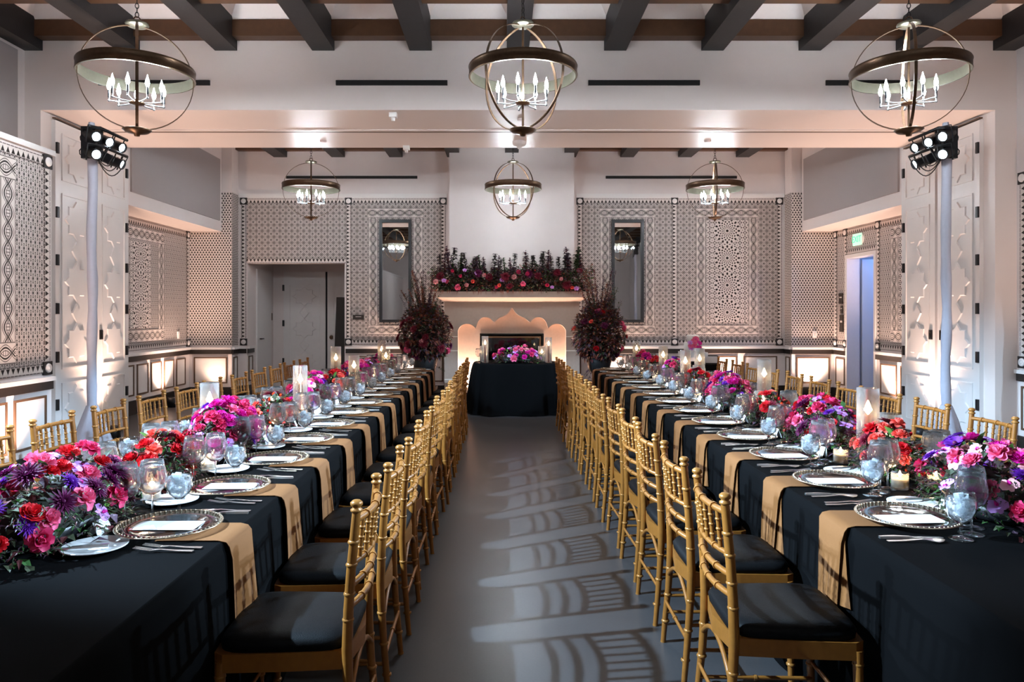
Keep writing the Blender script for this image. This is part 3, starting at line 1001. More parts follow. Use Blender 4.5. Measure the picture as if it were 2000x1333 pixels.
# ================================================================== CHANDELIERS
RC = 0.432
def ring_band(r, h, t, seg=64):
    m_ = MB()
    p = [(r, -h / 2), (r + 0.004, -h / 2 + 0.008), (r, -h / 2 + 0.016), (r, h / 2 - 0.016), (r + 0.004, h / 2 - 0.008), (r, h / 2)]
    m_.lathe(p, seg, m=0)
    m_.lathe([(r, h / 2), (r - t, h / 2)], seg, m=0)
    m_.lathe([(r - t, h / 2), (r - t, -h / 2)], seg, m=1)
    m_.lathe([(r - t, -h / 2), (r, -h / 2)], seg, m=1)
    return m_


def hoop(r, wd, t, seg=56):
    """flat vertical hoop in the x-z plane"""
    m_ = MB()
    vs, fs = [], []
    for i in range(seg):
        a = 2 * PI * i / seg
        for rr, y in ((r, -wd / 2), (r, wd / 2), (r - t, wd / 2), (r - t, -wd / 2)):
            vs.append((rr * math.cos(a), y, rr * math.sin(a)))
    for i in range(seg):
        j = (i + 1) % seg
        for k in range(4):
            l = (k + 1) % 4
            fs.append((4 * i + k, 4 * i + l, 4 * j + l, 4 * j + k))
    m_.add(vs, fs)
    return m_


CH = {}
CH['band'] = ring_band(RC, 0.088, 0.012).mesh('band', 'brass_dark', 'brass_pale')
CH['hoop'] = hoop(RC - 0.014, 0.022, 0.006).mesh('hoop', 'brass_dark')
CH['rod'] = MB().tube([(0, 0, -0.43), (0, 0, 0.44)], 0.009, 8).mesh('rod', 'brass_dark')
CH['collar'] = MB().lathe([(0.0, 0.02), (0.085, 0.012), (0.09, 0.0), (0.075, -0.012), (0.02, -0.02), (0.0, -0.02)], 24).mesh('collar', 'brass_pale')
CH['dish'] = MB().lathe([(0.0, -0.045), (0.02, -0.042), (0.024, -0.026), (0.085, -0.012), (0.11, 0.008), (0.105, 0.012), (0.02, 0.0), (0.0, 0.0)], 24).mesh('dish', 'brass_dark')
CH['hub'] = MB().lathe([(0.0, -0.02), (0.055, -0.012), (0.06, 0.0), (0.05, 0.01), (0.0, 0.015)], 20).mesh('hub', 'brass_dark')
CH['arm'] = MB().tube([(0.04, 0, 0.0), (0.12, 0, -0.004), (0.2, 0, 0.0)], 0.0055, 6).ball((0.2, 0, 0), 0.011, 8, 5).tube([(0.2, 0, 0), (0.2, 0, 0.03)], 0.006, 6).mesh('arm', 'steel_arm')
CH['sleeve'] = MB().tube([(0.2, 0, 0.025), (0.2, 0, 0.085)], 0.0095, 8).mesh('candle_sleeve', 'black_metal')
CH['bulb'] = MB().lathe([(0.0, 0.083), (0.008, 0.085), (0.0155, 0.105), (0.0165, 0.118), (0.012, 0.140), (0.006, 0.160), (0.002, 0.178), (0.0, 0.182)], 10, (0.2, 0, 0)).mesh('bulb', 'bulb')
link = MB().tube([(0.013 * math.cos(a), 0, 0.022 * math.sin(a)) for a in [2 * PI * i / 10 for i in range(10)]], 0.0035, 5, closed=True).mesh('chain_link', 'black_metal')
CH['loop'] = MB().tube([(0.024 * math.cos(2 * PI * i / 14), 0, 0.024 * math.sin(2 * PI * i / 14)) for i in range(14)], 0.005, 6, closed=True).mesh('loop', 'brass_dark')


def chandelier(x, y, zc, rot, label, power=1.0, group='orb chandeliers'):
    t = thing('chandelier', label, 'chandelier', (x, y, zc), rot, group)
    ob('band', CH['band'], t, (0, 0, 0.045))
    ob('hoop', CH['hoop'], t); ob('hoop', CH['hoop'], t, (0, 0, 0), (0, 0, PI / 2))
    ob('rod', CH['rod'], t); ob('collar', CH['collar'], t, (0, 0, 0.425)); ob('dish', CH['dish'], t, (0, 0, -0.425))
    ob('loop', CH['loop'], t, (0, 0, 0.465))
    n = int((4.285 - zc - 0.49) / 0.036)
    ch = ob('chain_link', link, t, (0, 0, 0.505))
    for i in range(1, n):
        ob('chain_link', link, t, (0, 0, 0.505 + 0.036 * i), (0, 0, PI / 2 * (i % 2)))
    hub = ob('hub', CH['hub'], t, (0, 0, -0.2))
    for i in range(9):
        a = ob('arm', CH['arm'], t, (0, 0, -0.2), (0, 0, 2 * PI * i / 9 + 0.2))
        ob('candle_sleeve', CH['sleeve'], a)
        ob('bulb', CH['bulb'], a)
        lamp('bulb_light', 'POINT', P_CHANDELIER * power / 9, C_BULB, (0.2, 0, 0.118), None, 0.021).parent = a
    return t


XC = 3.09
for y, nm, rots, pw in ((-1.9, 'added unseen row behind the camera', (0, 0.8, 0), 0.4), (5.74, 'near room', (0.47, 0.80, -0.40), 1.15), (10.97, 'fireplace room', (0.26, 0.80, -0.22), 0.68)):  # row behind the camera is added for soft fill and brighter mirrors
    for x, rot, q in ((-XC, rots[0], 'on the alcove side'), (0, rots[1], 'over the aisle'), (XC, rots[2], 'on the exit-door side')):
        chandelier(x, y, 3.385, rot, 'orb chandelier with flame bulbs in the %s %s' % (nm, q), pw)

# ================================================================== STAGE LIGHTS ON STANDS
can_b = MB().lathe([(0.0, -0.21), (0.03, -0.21), (0.046, -0.19), (0.05, -0.12), (0.05, 0.0), (0.054, 0.0), (0.054, 0.012), (0.043, 0.012), (0.043, -0.01), (0.0, -0.012)], 18)
can_y = MB().tube([(0.058, 0, -0.07), (0.062, 0, -0.02), (0.062, 0, 0.09), (-0.062, 0, 0.09), (-0.062, 0, -0.02), (-0.058, 0, -0.07)], 0.007, 6)
can_y.v = [(x, z, y) for x, y, z in can_y.v]
CAN = {'body': can_b.mesh('body', 'black_metal'),
       'lens': MB().lathe([(0.0, 0.004), (0.03, 0.001), (0.042, -0.006)], 18).mesh('lens', 'lens_lit'),
       'yoke': can_y.mesh('yoke', 'black_metal')}


def stage_can(p, target, label, group, energy, size, blend=0.4):
    d = (Vector(target) - Vector(p)).normalized()
    o = ob('stage_light', None, None, p, d.to_track_quat('Z', 'Y').to_euler())
    tag(o, label, 'stage light', group)
    ob('body', CAN['body'], o)
    ob('lens', CAN['lens'], o)
    ob('yoke', CAN['yoke'], o, (0, 0, -0.06), (0, 0, 0))
    l = lamp('stage_light_beam', 'SPOT', energy, C_STAGE, tuple(Vector(p) + d * 0.02), None, 0.035, target, size, blend)
    return o


def light_stand(x, y, top, s, label, zbars=(3.19, 3.02)):
    """a sleeve-wrapped pole with two short bars of cans; s = which side the bars stick out to"""
    t = thing('light_stand', label, 'light stand', (x, y, 0), 0, 'stage light stands')
    pl = MB()
    pts = [(0.006 * math.sin(z * 5), 0.004 * math.cos(z * 7), z) for z in [0.02 + (top - 0.02) * i / 22 for i in range(23)]]
    rr = [0.046 - 0.003 * (i % 3 == 1) + 0.003 * math.sin(i * 1.7) for i in range(22)] + [0.028]
    pl.tube(pts, rr, 12)
    ob('fabric_sleeve', pl.mesh('fabric_sleeve', 'white_fabric'), t)
    bs = MB()
    prof = []
    seg = 28
    vs, fs = [], []
    rows = [(0.05, 0.60), (0.10, 0.46), (0.16, 0.26), (0.21, 0.06), (0.215, 0.0)]
    for r, z in rows:
        for i in range(seg):
            a = 2 * PI * i / seg
            q = r * (1 + 0.14 * math.cos(3 * a) * (r > 0.1) + 0.05 * math.sin(7 * a))
            vs.append((q * math.cos(a), q * math.sin(a), z))
    for j in range(len(rows) - 1):
        for i in range(seg):
            k = (i + 1) % seg
            fs.append((j * seg + k, j * seg + i, (j + 1) * seg + i, (j + 1) * seg + k))
    bs.add(vs, fs, smooth=True)
    ob('base_cover', bs.mesh('base_cover', 'white_fabric'), t)
    for z in zbars:
        ob('bar', MB().tube([(0.0, -0.08, z + 0.10), (s * 0.12, -0.08, z + 0.10), (s * 0.12, 0.42, z + 0.10)], 0.016, 8).mesh('bar', 'black_metal'), t)
    ob('bracket', MB().box(-0.07, 0.07, -0.07, 0.07, zbars[1] - 0.02, zbars[0] + 0.12).mesh('bracket', 'black_metal'), t)
    cb = MB()
    for k in range(3):
        pts = []
        for i in range(13):
            u = i / 12
            pts.append((s * (0.06 + 0.05 * k * u), -0.06 + 0.42 * u, zbars[1] + 0.02 - (0.10 + 0.05 * k) * math.sin(PI * u) + 0.06 * u))
        cb.tube(pts, 0.0055, 5)
    for k in range(2):
        cb.tube([(-s * 0.07 - s * 0.03 * math.sin(i * 1.2), -0.05 + 0.02 * math.cos(i), zbars[1] + 0.22 * i / 8) for i in range(9)], 0.0055, 5)
    ob('cables', cb.mesh('cables', 'cable'), t)
    return t


SX = 4.17
for s, nm, side in ((-1, 'beside the folding doors across from the exit-door side', 'on the stand nearest the double-door alcove'), (1, 'beside the folding doors nearest the exit door', 'on the stand nearest the exit door')):
    light_stand(s * SX, 7.0, 3.36, -s, 'white fabric-wrapped light stand ' + nm)
    tg = [(-s * 1.6, 3.1, 0.9), (-s * 1.6, 4.3, 0.9), (-s * 1.6, 5.7, 0.9), (-s * 1.7, 2.5, 0.9), (s * 0.1, 10.5, 0.8), (-s * 1.6, 7.4, 0.9)]
    nme = ['front can on the upper bar', 'middle can on the upper bar', 'rear can on the upper bar', 'front can on the lower bar', 'middle can on the lower bar', 'rear can on the lower bar']
    for i in range(6):
        z = 3.19 if i < 3 else 3.02
        y = 6.86 + 0.23 * (i % 3)
        stage_can((s * (SX - 0.12), y, z), tg[i], 'black stage light, %s %s' % (nme[i], side), 'stage lights', P_STAGE_FAR, math.radians(17), 0.6)
# stands further forward, out of view; right one added to light the alcove-side flowers
for s, nm, side in ((-1, 'standing against the patterned wall of the near room', 'on the forward stand by the projecting patterned wall'), (1, 'added out of view against the plain right wall of the near room', 'on the added forward stand opposite the projecting wall')):
    light_stand(s * 4.12, 2.5, 3.75, -s, 'white fabric-wrapped light stand ' + nm, (3.58, 3.40))
    if s < 0:
        tg = [(0.25, 4.2, 0.0), (1.7, 2.6, 0.8), (1.6, 4.2, 0.9)]
        sz = [math.radians(58), math.radians(18), math.radians(16)]
        en = [P_STAGE * 1.9, P_STAGE, P_STAGE]
    else:
        tg = [(-1.6, 2.7, 0.9), (-1.6, 4.0, 0.9), (-1.6, 5.5, 0.9)]
        sz = [math.radians(16)] * 3
        en = [P_STAGE] * 3
    for i in range(3):
        stage_can((s * (4.12 - 0.12), 2.42 + 0.20 * i, 3.58), tg[i], 'black stage light, %s can %s' % (['first', 'second', 'third'][i], side), 'stage lights', en[i], sz[i], 0.35)

# ---- floor uplights
UP = {'housing': MB().lathe([(0.0, 0.0), (0.085, 0.0), (0.085, 0.15), (0.075, 0.15), (0.07, 0.12), (0.0, 0.12)], 20).mesh('housing', 'black_metal'),
      'lens': MB().lathe([(0.0, 0.126), (0.06, 0.125), (0.068, 0.122)], 16).mesh('lens', 'uplight_lens'),
      'bracket': MB().tube([(-0.10, 0, 0.0), (-0.10, 0, 0.09), (-0.085, 0, 0.09)], 0.006, 6).tube([(0.10, 0, 0.0), (0.10, 0, 0.09), (0.085, 0, 0.09)], 0.006, 6).mesh('bracket', 'black_metal')}


def uplight(x, y, lean, k, label, size=110):
    t = thing('uplight', label, 'uplight', (x, y, 0), 0, 'floor uplights')
    for n_ in UP:
        ob(n_, UP[n_], t)
    lamp('uplight_beam', 'SPOT', P_UPLIGHT * k, C_WARM, (x, y, 0.17), None, 0.05, (x + lean[0], y + lean[1], 1.2), math.radians(size), 1.0)


uplight(-4.24, 6.12, (-0.12, 0), 1.2, 'black floor uplight washing the projecting patterned wall')
uplight(-4.82, 8.55, (0.25, 0), 2.0, 'black floor uplight between the folding door leaves near the double-door alcove')
uplight(4.82, 8.55, (-0.25, 0), 2.0, 'black floor uplight between the folding door leaves near the exit door')
uplight(-5.42, 11.45, (-0.02, 0), 1.8, 'black floor uplight under the medallion panel across from the exit door')
uplight(-5.15, 12.30, (0, 0.08), 0.28, 'black floor uplight at the triangle-patterned pier by the double-door alcove')
uplight(5.20, 12.30, (0, 0.06), 1.15, 'black floor uplight at the triangle-patterned pier by the exit door')
uplight(5.44, 10.55, (0.02, 0), 1.8, 'black floor uplight beside the exit door casing')
uplight(-0.73, 12.24, (0.0, 0.03), 1.9, 'black floor uplight inside the fireplace arch on the alcove side')
uplight(0.73, 12.24, (0.0, 0.03), 1.9, 'black floor uplight inside the fireplace arch on the exit-door side')
uplight(-2.05, 12.60, (0, 0.05), 1.2, 'black floor uplight under the mirror by the double-door alcove')
uplight(2.05, 12.60, (0, 0.05), 1.2, 'black floor uplight under the mirror nearer the exit door')
uplight(3.75, 12.60, (0, 0.05), 1.3, 'black floor uplight under the fireplace wall medallion panel')
uplight(5.08, 6.3, (0.08, 0), 1.0, 'added unseen black floor uplight by the plain near wall beside the folding doors')  # this and the next two are added out of view to warm the walls
uplight(-4.24, 4.2, (-0.12, 0), 1.0, 'added unseen black floor uplight at the projecting wall, further from the folding doors')
uplight(5.08, 3.9, (0.08, 0), 1.0, 'added unseen black floor uplight by the plain near wall, further from the folding doors')
# added lamp standing in for blue daylight in the corridor behind the door
cl = thing('corridor_daylight_lamp', 'added ceiling lamp standing in for daylight in the corridor behind the side door', 'lamp', (6.6, 11.2, 2.70))
ob('added_shade', MB().lathe([(0.0, -0.06), (0.12, -0.055), (0.14, -0.03), (0.14, 0.0)], 20).mesh('added_shade', 'acrylic'), cl)
lamp('corridor_daylight', 'POINT', 26, (0.16, 0.38, 1.0), (6.6, 11.2, 2.5), None, 0.1)

# ================================================================== TABLES
TX, TE0, TE1, TY0, TY1, TZ = 1.63, 1.05, 2.21, 1.10, 9.65, 0.75


def cloth(x0, x1, y0, y1, ztop, seed, amp=0.022):
    r = random.Random(seed)
    m_ = MB()
    # perimeter points, counter-clockwise, with rounded corners
    per = []
    def seg_(ax, ay, bx_, by_, n):
        for i in range(n):
            u = i / n
            per.append((ax + (bx_ - ax) * u, ay + (by_ - ay) * u))
    ny, nx = int((y1 - y0) / 0.045), int((x1 - x0) / 0.045)
    seg_(x0, y0, x1, y0, nx); seg_(x1, y0, x1, y1, ny); seg_(x1, y1, x0, y1, nx); seg_(x0, y1, x0, y0, ny)
    P = len(per)
    cx, cy = (x0 + x1) / 2, (y0 + y1) / 2
    ph = [r.uniform(0, 6.3) for _ in range(4)]
    rows = [(0.0, -0.012, 0), (0.0, -0.004, 0.003), (0.05, 0.004, 0.012), (0.16, 0.006, 0.03), (0.35, 0.010, 0.10), (0.65, 0.016, 0.16), (1.0, 0.022, 0.2)]
    vs, fs = [], []
    H = ztop - 0.012
    for j, (dn, off, _) in enumerate(rows):
        for i, (x, y) in enumerate(per):
            # outward normal
            nx_ = (1 if abs(x - x1) < 1e-6 else -1 if abs(x - x0) < 1e-6 else 0)
            ny_ = (1 if abs(y - y1) < 1e-6 else -1 if abs(y - y0) < 1e-6 else 0)
            l = math.hypot(nx_, ny_) or 1
            q = (x + y) if True else 0
            w_ = (math.sin(q * 11 + ph[0]) * 0.5 + math.sin(q * 19 + ph[1]) * 0.3 + math.sin(q * 5 + ph[2]) * 0.5)
            o = off + amp * dn * (w_ + 0.35) * 0.8
            z = ztop - H * dn - (0.004 if j == 1 else 0) - (0.0 if j else 0)
            vs.append((x + nx_ / l * o, y + ny_ / l * o, max(z, 0.012)))
    for j in range(len(rows) - 1):
        for i in range(P):
            k = (i + 1) % P
            fs.append((j * P + k, j * P + i, (j + 1) * P + i, (j + 1) * P + k))
    m_.add(vs, [tuple(reversed(f)) for f in fs], smooth=True)
    m_.add(vs[:P], [tuple(range(P))])
    return m_


OFF = {-1: 0.025, 1: 0.0}
TN = {-1: 'alcove-side table', 1: 'cake-side table'}
for s in (-1, 1):
    x0, x1 = sorted((s * (TE0 + OFF[s]), s * (TE1 + OFF[s])))
    t = thing('banquet_table', 'long banquet table under black cloth, ' + ('on the side of the double-door alcove' if s < 0 else 'on the side of the cake and exit door'), 'table', (s * (TX + OFF[s]), (TY0 + TY1) / 2, 0), 0, 'long banquet tables')
    hy = (TY1 - TY0) / 2
    hx = (x1 - x0) / 2
    ob('tablecloth', cloth(-hx, hx, -hy, hy, TZ, 3 + s).mesh('tablecloth', 'black_linen'), t)
    for dx in (-0.5, 0.5):
        for dy in (-4.0, -1.4, 1.4, 4.0):
            ob('leg', MB().tube([(dx, dy, 0), (dx, dy, 0.70)], 0.02, 8).mesh('leg', 'black_metal'), t)

# sweetheart table
sx, sy = 0.045, 10.93
t = thing('sweetheart_table', 'small head table under floor-length black cloth before the fireplace', 'table', (sx, sy, 0))
m_ = MB()
P = 120
r_ = random.Random(5)
ph = [r_.uniform(0, 6.3) for _ in range(4)]
rows = [(0.0, 0.0), (0.005, 0.004), (0.04, 0.012), (0.12, 0.022), (0.25, 0.034), (0.5, 0.050), (0.85, 0.068), (0.97, 0.080), (1.0, 0.10)]
vs, fs = [], []
for dn, off in rows:
    for i in range(P):
        a = 2 * PI * i / P
        ca, sa = math.cos(a), math.sin(a)
        e_ = 0.62
        x = 0.64 * math.copysign(abs(ca) ** e_, ca)
        y = 0.47 * math.copysign(abs(sa) ** e_, sa)
        wv = math.sin(a * 11 + ph[0]) * 0.6 + math.sin(a * 19 + ph[1]) * 0.35 + math.sin(a * 5 + ph[2]) * 0.3
        o = off * (1 + 0.75 * wv)
        l = math.hypot(x, y)
        vs.append((x + x / l * o, y + y / l * o, 0.75 - 0.74 * dn))
for j in range(len(rows) - 1):
    for i in range(P):
        k = (i + 1) % P
        fs.append((j * P + i, (j + 1) * P + i, (j + 1) * P + k, j * P + k))
m_.add(vs, fs, smooth=True)
m_.add(vs[:P], [tuple(range(P))])
ob('tablecloth', m_.mesh('tablecloth', 'black_linen'), t)
ob('pedestal', MB().lathe([(0.0, 0.0), (0.25, 0.0), (0.25, 0.02), (0.04, 0.04), (0.04, 0.72), (0.2, 0.735)], 16).mesh('pedestal', 'black_metal'), t)

# ================================================================== CHAIRS
def chair_parts():
    """faces +y; rear posts at y = -0.2"""
    P_ = {}
    W = 0.185
    def post(x):
        m_ = MB()
        path = [(-0.225, 0.0), (-0.215, 0.12), (-0.203, 0.25), (-0.195, 0.38), (-0.193, 0.46), (-0.197, 0.58), (-0.205, 0.70), (-0.216, 0.82), (-0.222, 0.885)]
        m_.tube([(x * (1 + (0.04 if z < 0.2 else 0)), y, z) for y, z in path], [0.0115, 0.013, 0.0145, 0.0165, 0.0175, 0.0165, 0.0155, 0.0145, 0.014], 10)
        for z in (0.10, 0.22, 0.34, 0.55, 0.63, 0.72, 0.79):
            y = [p[0] + (q[0] - p[0]) * (z - p[1]) / (q[1] - p[1]) for p, q in zip(path, path[1:]) if p[1] <= z <= q[1]][0]
            m_.lathe([(0.014, -0.007), (0.0185, -0.003), (0.0185, 0.003), (0.014, 0.007)], 10, (x, y, z), 1)
        m_.lathe([(0.012, 0.0), (0.019, 0.004), (0.019, 0.010), (0.013, 0.014), (0.013, 0.018), (0.0195, 0.024), (0.0195, 0.031), (0.012, 0.038), (0.0, 0.039)], 12, (x, -0.222, 0.882), 1)
        m_.lathe([(0.013, 0.0), (0.013, 0.008)], 8, (x * 1.04, -0.225, 0), 1)
        return m_
    def fleg(x):
        m_ = MB()
        path = [(0.205, 0.0), (0.2, 0.2), (0.195, 0.425)]
        m_.tube([(x, y, z) for y, z in path], [0.0115, 0.0145, 0.017], 10)
        for z in (0.09, 0.19, 0.30, 0.38):
            m_.lathe([(0.013, -0.007), (0.018, -0.003), (0.018, 0.003), (0.013, 0.007)], 10, (x, 0.205 - 0.0235 * z, z), 1)
        return m_
    def rail(z, yb, bow, r, rings):
        m_ = MB()
        pts = []
        for i in range(9):
            u = -1 + 2 * i / 8
            pts.append((W * u, yb - bow * (1 - u * u), z))
        m_.tube(pts, r, 8)
        for u in rings:
            c = Vector((W * u, yb - bow * (1 - u * u), z))
            m_.tube([c + Vector((-0.005, 0, 0)), c + Vector((0.005, 0, 0))], r * 1.35, 8, 1)
        return m_
    out = []
    g = ('gold', 'gold_ring')
    for x in (-W, W):
        out.append(('rear_post', post(x).mesh('rear_post', *g)))
    for x in (-W - 0.01, W + 0.01):
        out.append(('front_leg', fleg(x).mesh('front_leg', *g)))
    YT, YM = -0.219, -0.207
    out.append(('crest_rail', rail(0.858, YT, 0.030, 0.0115, (-0.6, 0, 0.6)).mesh('crest_rail', *g)))
    out.append(('back_rail', rail(0.722, YM, 0.030, 0.0095, (-0.5, 0.5)).mesh('back_rail', *g)))
    out.append(('back_rail', rail(0.655, -0.202, 0.030, 0.0105, (-0.5, 0, 0.5)).mesh('back_rail', *g)))
    out.append(('back_rail', rail(0.588, -0.198, 0.030, 0.0105, (-0.5, 0, 0.5)).mesh('back_rail', *g)))
    sp = MB()
    sp.tube([(0, 0, 0), (0, -0.012, 0.136)], 0.0075, 7)
    for z in (0.035, 0.068, 0.10):
        sp.lathe([(0.007, -0.005), (0.0105, -0.002), (0.0105, 0.002), (0.007, 0.005)], 8, (0, -0.012 * z / 0.136, z), 1)
    sm_ = sp.mesh('spindle', *g)
    for i in range(6):
        u = -0.72 + 1.44 * i / 5
        out.append(('spindle', sm_, (W * u, YM - 0.030 * (1 - u * u), 0.722)))
    # seat frame: rounded, flared to the front
    fr = MB()
    pts = [(-0.185, -0.185), (0.0, -0.215), (0.185, -0.185), (0.200, 0.0), (0.208, 0.185), (0.19, 0.215), (0.0, 0.232), (-0.19, 0.215), (-0.208, 0.185), (-0.200, 0.0)]
    n_ = len(pts)
    vs = [(x, y, z) for z in (0.395, 0.452) for x, y in pts] + [(x * 0.9, y * 0.9, 0.452) for x, y in pts] + [(x * 0.9, y * 0.9, 0.395) for x, y in pts]
    fs = []
    for j, k in ((0, 1), (1, 2), (2, 3), (3, 0)):
        for i in range(n_):
            l = (i + 1) % n_
            fs.append((j * n_ + i, j * n_ + l, k * n_ + l, k * n_ + i))
    fr.add(vs, fs)
    out.append(('seat_frame', fr.mesh('seat_frame', *g)))
    cu = MB()
    vs, fs = [], []
    rings = [(0.90, 0.44), (0.97, 0.455), (0.985, 0.475), (0.93, 0.492), (0.75, 0.502), (0.4, 0.507), (0.0, 0.508)]
    K = 28
    for sc_, z in rings:
        for i in range(K):
            a = 2 * PI * i / K
            ca, sa = math.cos(a), math.sin(a)
            x = 0.202 * math.copysign(abs(ca) ** 0.35, ca) * sc_
            y = 0.212 * math.copysign(abs(sa) ** 0.35, sa) * sc_
            vs.append((x * (1 + 0.05 * (y / 0.2)), y + 0.008, z))
    for j in range(len(rings) - 1):
        for i in range(K):
            k = (i + 1) % K
            fs.append((j * K + i, j * K + k, (j + 1) * K + k, (j + 1) * K + i))
    cu.add(vs, fs, smooth=True)
    out.append(('cushion', cu.mesh('cushion', 'cushion')))
    def st(a, b, r=0.0075):
        a, b = Vector(a), Vector(b)
        m_ = MB().tube([a, b], r, 7)
        c = (a + b) / 2
        d = (b - a).normalized() * 0.005
        m_.tube([c - d, c + d], r * 1.4, 8, 1)
        return m_.mesh('stretcher', *g)
    for x in (-W, W):
        out.append(('stretcher', st((x, -0.21, 0.24), (x, 0.2, 0.24))))
        out.append(('stretcher', st((x, -0.215, 0.14), (x, 0.2, 0.14))))
    out.append(('stretcher', st((-W, 0.2, 0.20), (W, 0.2, 0.20))))
    out.append(('stretcher', st((-W, -0.215, 0.19), (W, -0.215, 0.19))))
    # curved brace under the back of the seat
    br = MB()
    pts = []
    for i in range(11):
        u = -1 + 2 * i / 10
        pts.append((W * u, -0.203, 0.31 + 0.08 * (1 - u * u)))
    br.tube(pts, 0.009, 7)
    out.append(('brace', br.mesh('brace', *g)))
    return out


CHP = chair_parts()
NS = 13
PY = {-1: 2.48, 1: 2.58}
PD = 0.567
rc = random.Random(21)
for s in (-1, 1):
    for side, xc, rz in (('aisle', 0.785, PI / 2), ('wall', 2.475, -PI / 2)):
        rz = rz if s < 0 else -rz
        for i in range(NS):
            y = PY[s] + PD * i - 0.08
            t = thing('chiavari_chair', 'gold bamboo-style chair, %s from the fireplace, %s side of the %s' % (ORD[NS - 1 - i], side, TN[s]), 'chair',
                      (s * (xc + (1.9 if side == 'aisle' else 1.0) * OFF[s]) + rc.uniform(-0.012, 0.012), y + rc.uniform(-0.015, 0.015), 0), rz + rc.uniform(-0.035, 0.035), 'gold chairs along the long tables')
            kit(CHP, t)

# ================================================================== PLACE SETTINGS
def fork(tines=3, L=0.185):
    m_ = MB()
    pts = [(0, 0, 0.003), (0, 0.05, 0.004), (0, L * 0.55, 0.008), (0, L * 0.70, 0.006)]
    def strip(ps, ws, t=0.0018):
        vs, fs = [], []
        for (x, y, z), w_ in zip(ps, ws):
            vs += [(x - w_, y, z), (x + w_, y, z), (x + w_, y, z + t), (x - w_, y, z + t)]
        for i in range(len(ps) - 1):
            for k in range(4):
                l = (k + 1) % 4
                fs.append((4 * i + k, 4 * i + l, 4 * i + 4 + l, 4 * i + 4 + k))
        fs += [(3, 2, 1, 0), tuple(4 * (len(ps) - 1) + k for k in range(4))]
        m_.add(vs, fs, smooth=False)
    strip(pts, [0.0085, 0.0065, 0.0035, 0.009])
    for k in range(tines):
        x = -0.0085 + 0.017 * k / (tines - 1)
        strip([(x, L * 0.70, 0.006), (x, L * 0.85, 0.010), (x * 0.95, L, 0.014)], [0.0022, 0.0018, 0.0009])
    return m_


def knife(L=0.215):
    m_ = MB()
    vs = []
    prof = [(0, 0.006, 0.008), (0.05, 0.0075, 0.009), (0.10, 0.0055, 0.007), (0.112, 0.0085, 0.004), (0.17, 0.0095, 0.0035), (L - 0.012, 0.007, 0.003), (L, 0.001, 0.002)]
    for y, w_, h in prof:
        vs += [(-w_, y, 0.0), (w_, y, 0.0), (w_ * 0.8, y, h), (-w_ * 0.8, y, h)]
    fs = [(3, 2, 1, 0), tuple(4 * (len(prof) - 1) + k for k in range(4))]
    for i in range(len(prof) - 1):
        for k in range(4):
            l = (k + 1) % 4
            fs.append((4 * i + k, 4 * i + l, 4 * i + 4 + l, 4 * i + 4 + k))
    m_.add(vs, fs)
    return m_


def spoon(L=0.185):
    m_ = MB()
    prof = [(0, 0.008, 0.003), (0.05, 0.006, 0.004), (0.11, 0.0035, 0.009), (0.125, 0.004, 0.008), (0.14, 0.014, 0.004), (0.158, 0.019, 0.002), (0.175, 0.014, 0.004), (L, 0.004, 0.008)]
    vs, fs = [], []
    for y, w_, z in prof:
        vs += [(-w_, y, z + 0.002 * (w_ > 0.01)), (0, y, z - 0.001 * (w_ > 0.01)), (w_, y, z + 0.002 * (w_ > 0.01))]
    for i in range(len(prof) - 1):
        for k in range(2):
            fs.append((3 * i + k, 3 * i + k + 1, 3 * i + 4 + k, 3 * i + 3 + k))
    n_ = len(vs)
    vs += [(x, y, z - 0.0016) for x, y, z in vs]
    fs += [tuple(i + n_ for i in reversed(f)) for f in fs]
    m_.add(vs, fs, smooth=True)
    return m_


ST = {}
ST['fork'] = fork().mesh('fork', 'silver')
ST['knife'] = knife().mesh('knife', 'silver')
ST['spoon'] = spoon().mesh('spoon', 'silver')
ST['butter_knife'] = knife(0.15).mesh('butter_knife', 'silver')
ch_ = MB().lathe([(0.0, 0.0), (0.11, 0.0), (0.125, 0.006), (0.17, 0.013), (0.17, 0.0165), (0.125, 0.010), (0.11, 0.004), (0.0, 0.004)], 48)
ST['charger'] = ch_.mesh('plate', 'charger_glass')
rim = MB()
rim.tube([(0.171 * math.cos(2 * PI * i / 48), 0.171 * math.sin(2 * PI * i / 48), 0.015) for i in range(48)], 0.0028, 6, closed=True)
for i in range(60):
    a = 2 * PI * i / 60
    rim.ball((0.165 * math.cos(a), 0.165 * math.sin(a), 0.0165), 0.0042, 5, 3)
ST['rim'] = rim.mesh('beaded_rim', 'charger_rim')
rg = MB().lathe([(0.118, 0.0085), (0.162, 0.0160)], 48)
ST['band'] = rg.mesh('gold_band', 'charger_band') if 'charger_band' in M else None
ST['menu'] = MB().box(-0.052, 0.052, -0.11, 0.11, 0, 0.0012).mesh('menu_card', 'card')
ST['bplate'] = MB().lathe([(0.0, 0.0), (0.055, 0.0), (0.062, 0.003), (0.097, 0.011), (0.098, 0.014), (0.094, 0.0145), (0.06, 0.0065), (0.0, 0.005)], 36).mesh('bread_plate', 'porcelain')
pc = MB()
pc.add([(-0.045, -0.020, 0), (0.045, -0.020, 0), (0.045, 0, 0.052), (-0.045, 0, 0.052), (0.045, 0.020, 0), (-0.045, 0.020, 0)], [(0, 1, 2, 3), (3, 2, 4, 5)])
pc.add([(-0.045, -0.019, 0), (0.045, -0.019, 0), (0.045, 0, 0.0508), (-0.045, 0, 0.0508), (0.045, 0.019, 0), (-0.045, 0.019, 0)], [(3, 2, 1, 0), (5, 4, 2, 3)])
ST['card'] = pc.mesh('place_card', 'card')
